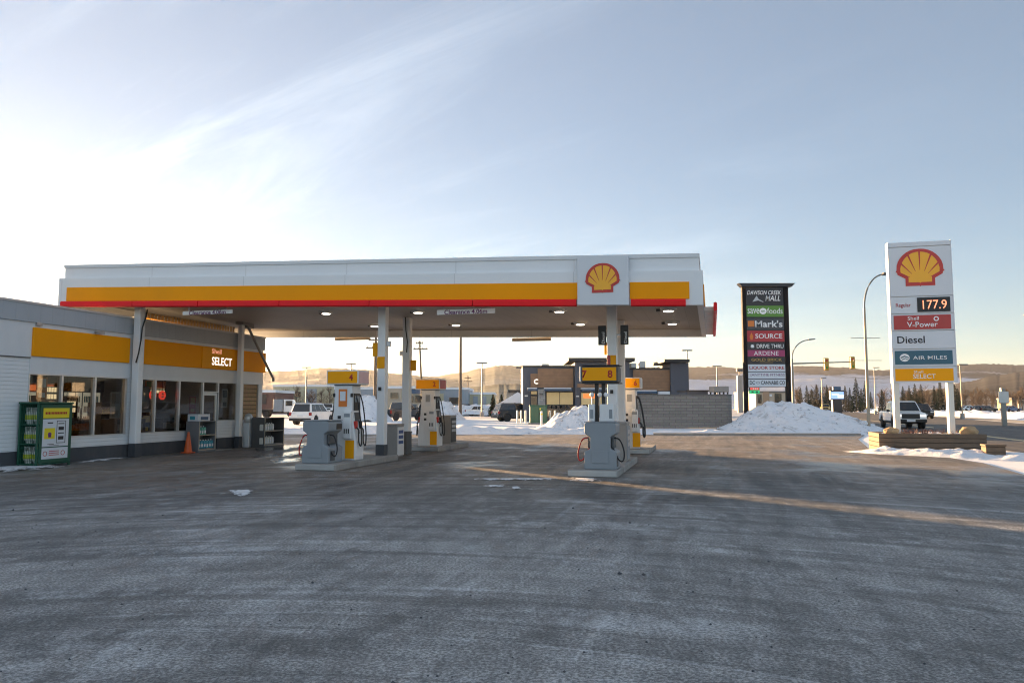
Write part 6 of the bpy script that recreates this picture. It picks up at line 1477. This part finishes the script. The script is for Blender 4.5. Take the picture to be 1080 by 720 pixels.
# ================================================================ HILLS
def hill_mat(name, forest, field, f_lo, f_hi, sc=1.):
    m = bpy.data.materials.new(name); N, L = nt(m); b = N['Principled BSDF']; b.inputs['Roughness'].default_value = .95; b.inputs['Specular IOR Level'].default_value = .1
    tc = N.new('ShaderNodeTexCoord'); mp = N.new('ShaderNodeMapping'); mp.inputs['Scale'].default_value = (.0014*sc, .0022*sc, .002*sc); L.new(tc.outputs['Object'], mp.inputs['Vector'])
    n = N.new('ShaderNodeTexNoise'); n.inputs['Scale'].default_value = 3; n.inputs['Detail'].default_value = 7; n.inputs['Roughness'].default_value = .6; L.new(mp.outputs['Vector'], n.inputs['Vector'])
    sp = N.new('ShaderNodeSeparateXYZ'); L.new(tc.outputs['Object'], sp.inputs[0])
    at_ = N.new('ShaderNodeAttribute'); at_.attribute_name = 'rel'
    ad = N.new('ShaderNodeMath'); ad.operation = 'MULTIPLY_ADD'; L.new(n.outputs['Fac'], ad.inputs[0]); ad.inputs[1].default_value = .9; L.new(at_.outputs['Fac'], ad.inputs[2])
    r = N.new('ShaderNodeMapRange'); r.inputs['From Min'].default_value = f_lo; r.inputs['From Max'].default_value = f_hi; L.new(ad.outputs[0], r.inputs['Value'])
    n2 = N.new('ShaderNodeTexNoise'); n2.inputs['Scale'].default_value = .022; n2.inputs['Detail'].default_value = 6; n2.inputs['Roughness'].default_value = .75; L.new(tc.outputs['Object'], n2.inputs['Vector'])
    r2 = N.new('ShaderNodeMapRange'); r2.inputs['From Min'].default_value = .35; r2.inputs['From Max'].default_value = .65; L.new(n2.outputs['Fac'], r2.inputs['Value'])
    fm = N.new('ShaderNodeMix'); fm.data_type = 'RGBA'; fm.inputs['A'].default_value = (*[c*.55 for c in forest], 1); fm.inputs['B'].default_value = (*[c*1.5 for c in forest], 1); L.new(r2.outputs['Result'], fm.inputs['Factor'])
    fi = N.new('ShaderNodeMix'); fi.data_type = 'RGBA'; fi.inputs['A'].default_value = (*field[0], 1); fi.inputs['B'].default_value = (*field[1], 1); L.new(r2.outputs['Result'], fi.inputs['Factor'])
    mx = N.new('ShaderNodeMix'); mx.data_type = 'RGBA'; L.new(r.outputs['Result'], mx.inputs['Factor']); L.new(fi.outputs['Result'], mx.inputs['A']); L.new(fm.outputs['Result'], mx.inputs['B'])
    L.new(mx.outputs['Result'], b.inputs['Base Color'])
    return m
M['hill_far'] = hill_mat('hill_far', (.045, .052, .06), ((.50, .56, .66), (.42, .45, .50)), 1.02, 1.14)
M['hill_left'] = hill_mat('hill_left', (.075, .095, .085), ((.15, .175, .155), (.28, .32, .33)), .55, 1.25)
M['hill_right'] = hill_mat('hill_right', (.034, .035, .040), ((.065, .058, .055), (.26, .27, .29)), .60, .9)
def hill(name, prof, D0, D1, m, seed, jag=1.2, nr=26, step=2.5):
    xs = []; x = prof[0][0]
    while x <= prof[-1][0]: xs.append(x); x += step
    vs = []; fs = []; rel = []
    for x in xs:
        for (xa, ya), (xb, yb) in zip(prof[:-1], prof[1:]):
            if xa <= x <= xb: y = ya+(yb-ya)*(.5-.5*math.cos(math.pi*(x-xa)/(xb-xa))); break
        dirx = ray(x, 420)[0]/ray(x, 420)[1]
        zr = at(540, y, D1)[2]+jag*noise.noise(Vector((x*.35, seed, 0)))*D1/800+jag*.8*noise.noise(Vector((x*1.3, seed, 0)))*D1/800
        for j in range(nr+6):
            t = j/nr; d = D0+(D1-D0)*t
            if t <= 1: z = zr*(t**1.15); rl = t
            else: z = zr*(1-(t-1)*1.2); rl = 1
            z += (noise.noise(Vector((dirx*d*.006, d*.006, seed)))*.10*zr*math.sin(min(1, t)*math.pi))
            vs.append((dirx*d, d, z-.5)); rel.append(rl)
    k = nr+6
    for i in range(len(xs)-1):
        for j in range(k-1): a = i*k+j; fs.append((a, a+k, a+k+1, a+1))
    b = MB(); b.add(vs, fs, True); q = b.build(name, m)
    A = q.data.attributes.new('rel', 'FLOAT', 'POINT')
    A.data.foreach_set('value', rel)
    return struct(q)
hill('hills', [(-700, 384), (-200, 388), (200, 391), (300, 391), (345, 387.6), (385, 389.5), (420, 394), (455, 397), (485, 393), (505, 388.5), (530, 385), (560, 386), (610, 388)], 900, 1900, 'hill_left', 1.)
hill('hills', [(580, 390), (620, 387.5), (700, 387), (755, 386.6), (790, 388), (850, 385.6), (890, 387), (925, 390), (950, 389), (990, 386), (1015, 384), (1045, 383.4), (1080, 384.5), (1300, 380), (1800, 384)], 900, 2100, 'hill_far', 4., 1.0)
hill('hills', [(935, 420), (990, 410), (1020, 402), (1050, 396), (1080, 391.5), (1200, 384), (1500, 380), (1800, 386)], 420, 1100, 'hill_right', 7., .7)
hill('hills', [(440, 420), (470, 412), (500, 407), (525, 404.6), (550, 404), (600, 405), (640, 412)], 330, 620, 'hill_left', 9., 1.0)

# ================================================================ WINTER AIR
b = MB(); b.box(-4500, 4500, -600, 4300, -2, 190)
hz = bpy.data.materials.new('winter_haze'); N, L = nt(hz); N.clear()
o_ = N.new('ShaderNodeOutputMaterial'); pv = N.new('ShaderNodeVolumePrincipled'); pv.inputs['Density'].default_value = HAZE; pv.inputs['Color'].default_value = (.93, .95, 1., 1); pv.inputs['Anisotropy'].default_value = .45
L.new(pv.outputs[0], o_.inputs['Volume'])
q = b.build('haze', hz); q['kind'] = 'stuff'
# ================================================================ SKY, SUN, CAMERA
SUN_AZ, SUN_EL = math.radians(-38.5), math.radians(SUN_EL_DEG)
wd = bpy.data.worlds.new('World'); SC.world = wd; wd.use_nodes = True
N, L = wd.node_tree.nodes, wd.node_tree.links; N.clear()
out = N.new('ShaderNodeOutputWorld'); bg = N.new('ShaderNodeBackground'); bg.inputs['Strength'].default_value = SKY_STR
sky = N.new('ShaderNodeTexSky'); sky.sky_type = 'NISHITA'; sky.sun_disc = False
sky.sun_elevation = SUN_EL; sky.sun_rotation = SUN_AZ; sky.altitude = 600; sky.air_density = SKY_AIR; sky.dust_density = SKY_DUST; sky.ozone_density = SKY_OZ
tc = N.new('ShaderNodeTexCoord'); sp = N.new('ShaderNodeSeparateXYZ'); L.new(tc.outputs['Generated'], sp.inputs[0])
def mth(op, a, c):
    n = N.new('ShaderNodeMath'); n.operation = op
    for i, x in enumerate((a, c)):
        if isinstance(x, (int, float)): n.inputs[i].default_value = x
        else: L.new(x, n.inputs[i])
    return n.outputs[0]
den = mth('ADD', mth('MAXIMUM', sp.outputs['Z'], 0.), .16)
cb = N.new('ShaderNodeCombineXYZ'); L.new(mth('DIVIDE', sp.outputs['X'], den), cb.inputs[0]); L.new(mth('DIVIDE', sp.outputs['Y'], den), cb.inputs[1])
def cloud(rot, sc, scale, det, rough, lo, hi, dist, loc):
    mp = N.new('ShaderNodeMapping'); mp.vector_type = 'TEXTURE'; mp.inputs['Rotation'].default_value = (0, 0, -rot); mp.inputs['Scale'].default_value = (1/sc[0], 1/sc[1], 1); mp.inputs['Location'].default_value = (*loc, 0)
    L.new(cb.outputs[0], mp.inputs['Vector'])
    n = N.new('ShaderNodeTexNoise'); n.inputs['Scale'].default_value = scale; n.inputs['Detail'].default_value = det; n.inputs['Roughness'].default_value = rough; n.inputs['Distortion'].default_value = dist
    L.new(mp.outputs['Vector'], n.inputs['Vector'])
    r = N.new('ShaderNodeMapRange'); r.interpolation_type = 'SMOOTHSTEP'; r.inputs['From Min'].default_value = lo; r.inputs['From Max'].default_value = hi
    L.new(n.outputs['Fac'], r.inputs['Value']); return r.outputs['Result']
c1 = cloud(math.radians(35), (.3, 1.7), 1.25, 10, .66, .46, .74, .7, CLOUD_LOC)
c2 = cloud(math.radians(25), (.4, 1.2), .45, 6, .55, .40, .85, .3, (5.2, 1.1))

# thin cirrus scatters most sunlight towards the sun's side
sd = (math.sin(SUN_AZ)*math.cos(SUN_EL), math.cos(SUN_AZ)*math.cos(SUN_EL), math.sin(SUN_EL))
dt = N.new('ShaderNodeVectorMath'); dt.operation = 'DOT_PRODUCT'; L.new(tc.outputs['Generated'], dt.inputs[0]); dt.inputs[1].default_value = sd
ph = mth('ADD', mth('MULTIPLY', mth('POWER', mth('MAXIMUM', dt.outputs['Value'], 0.), 5.), CLOUD_FWD), CLOUD_BASE)
side = mth('POWER', mth('MAXIMUM', dt.outputs['Value'], 0.), 2.2)
cov = mth('MULTIPLY', mth('ADD', mth('MULTIPLY', c1, CL1), mth('MULTIPLY', c2, CL2)), side)
veil = mth('ADD', cov, mth('MULTIPLY', mth('ADD', mth('MULTIPLY', mth('POWER', mth('SUBTRACT', 1., mth('MAXIMUM', sp.outputs['Z'], 0.)), 7.), HORIZ), 1.), VEIL))
# bright cloud added behind the viewer, out of view, to fill the shaded fronts
rr_ = N.new('ShaderNodeMapRange'); rr_.interpolation_type = 'SMOOTHSTEP'; rr_.inputs['From Min'].default_value = .1; rr_.inputs['From Max'].default_value = -.55; L.new(sp.outputs['Y'], rr_.inputs['Value'])
c3 = cloud(.4, (.8, 1.), .8, 7, .6, .30, .75, .4, (2.2, 7.1))
rear = mth('MULTIPLY', mth('MULTIPLY', rr_.outputs['Result'], c3), REAR)
amt = mth('ADD', mth('MULTIPLY', veil, ph), rear)
cc = N.new('ShaderNodeMix'); cc.data_type = 'RGBA'; cc.inputs['Factor'].default_value = 1.; cc.blend_type = 'MULTIPLY'
hue = N.new('ShaderNodeMix'); hue.data_type = 'RGBA'; hue.inputs['A'].default_value = (.90, .965, 1., 1); hue.inputs['B'].default_value = (.95, .95, .87, 1)
L.new(mth('MINIMUM', mth('MULTIPLY', side, 1.25), 1.), hue.inputs['Factor']); L.new(hue.outputs['Result'], cc.inputs['A'])
cx3 = N.new('ShaderNodeCombineXYZ')
for i in range(3): L.new(amt, cx3.inputs[i])
L.new(cx3.outputs[0], cc.inputs['B'])
ad = N.new('ShaderNodeMix'); ad.data_type = 'RGBA'; ad.blend_type = 'ADD'; ad.inputs['Factor'].default_value = 1.
L.new(sky.outputs[0], ad.inputs['A']); L.new(cc.outputs['Result'], ad.inputs['B'])
dm = N.new('ShaderNodeMix'); dm.data_type = 'RGBA'; dm.blend_type = 'MULTIPLY'; dm.inputs['Factor'].default_value = 1.
L.new(ad.outputs['Result'], dm.inputs['A']); dm.inputs['B'].default_value = (AMB, AMB, AMB, 1)
L.new(dm.outputs['Result'], bg.inputs['Color']); L.new(bg.outputs[0], out.inputs['Surface'])
sl = bpy.data.lights.new('sun', 'SUN'); sl.energy = SUN_STR; sl.angle = math.radians(.7); sl.color = SUN_COL
so = bpy.data.objects.new('sun', sl); COL.objects.link(so)
so.rotation_euler = Vector(sd).to_track_quat('Z', 'Y').to_euler(); so.location = (-40, 50, 40)
cam = bpy.data.cameras.new('camera'); co = bpy.data.objects.new('camera', cam); COL.objects.link(co)
cam.sensor_fit = 'HORIZONTAL'; cam.sensor_width = 36; cam.lens = 36*F/1080; cam.clip_start = .1; cam.clip_end = 12000
co.location = (0, 0, H); co.rotation_euler = (math.pi/2+PITCH, 0, 0)
SC.camera = co
SC.view_settings.view_transform = 'Standard'; SC.view_settings.look = 'None'; SC.view_settings.gamma = 1; SC.view_settings.exposure = EXPOSURE
SC.render.engine = 'CYCLES'; SC.cycles.max_bounces = 6; SC.cycles.diffuse_bounces = 3; SC.cycles.glossy_bounces = 3; SC.cycles.transparent_max_bounces = 10; SC.cycles.use_denoising = True; SC.cycles.filter_width = 1.1
SC.cycles.caustics_reflective = False; SC.cycles.caustics_refractive = False; SC.cycles.sample_clamp_indirect = 6
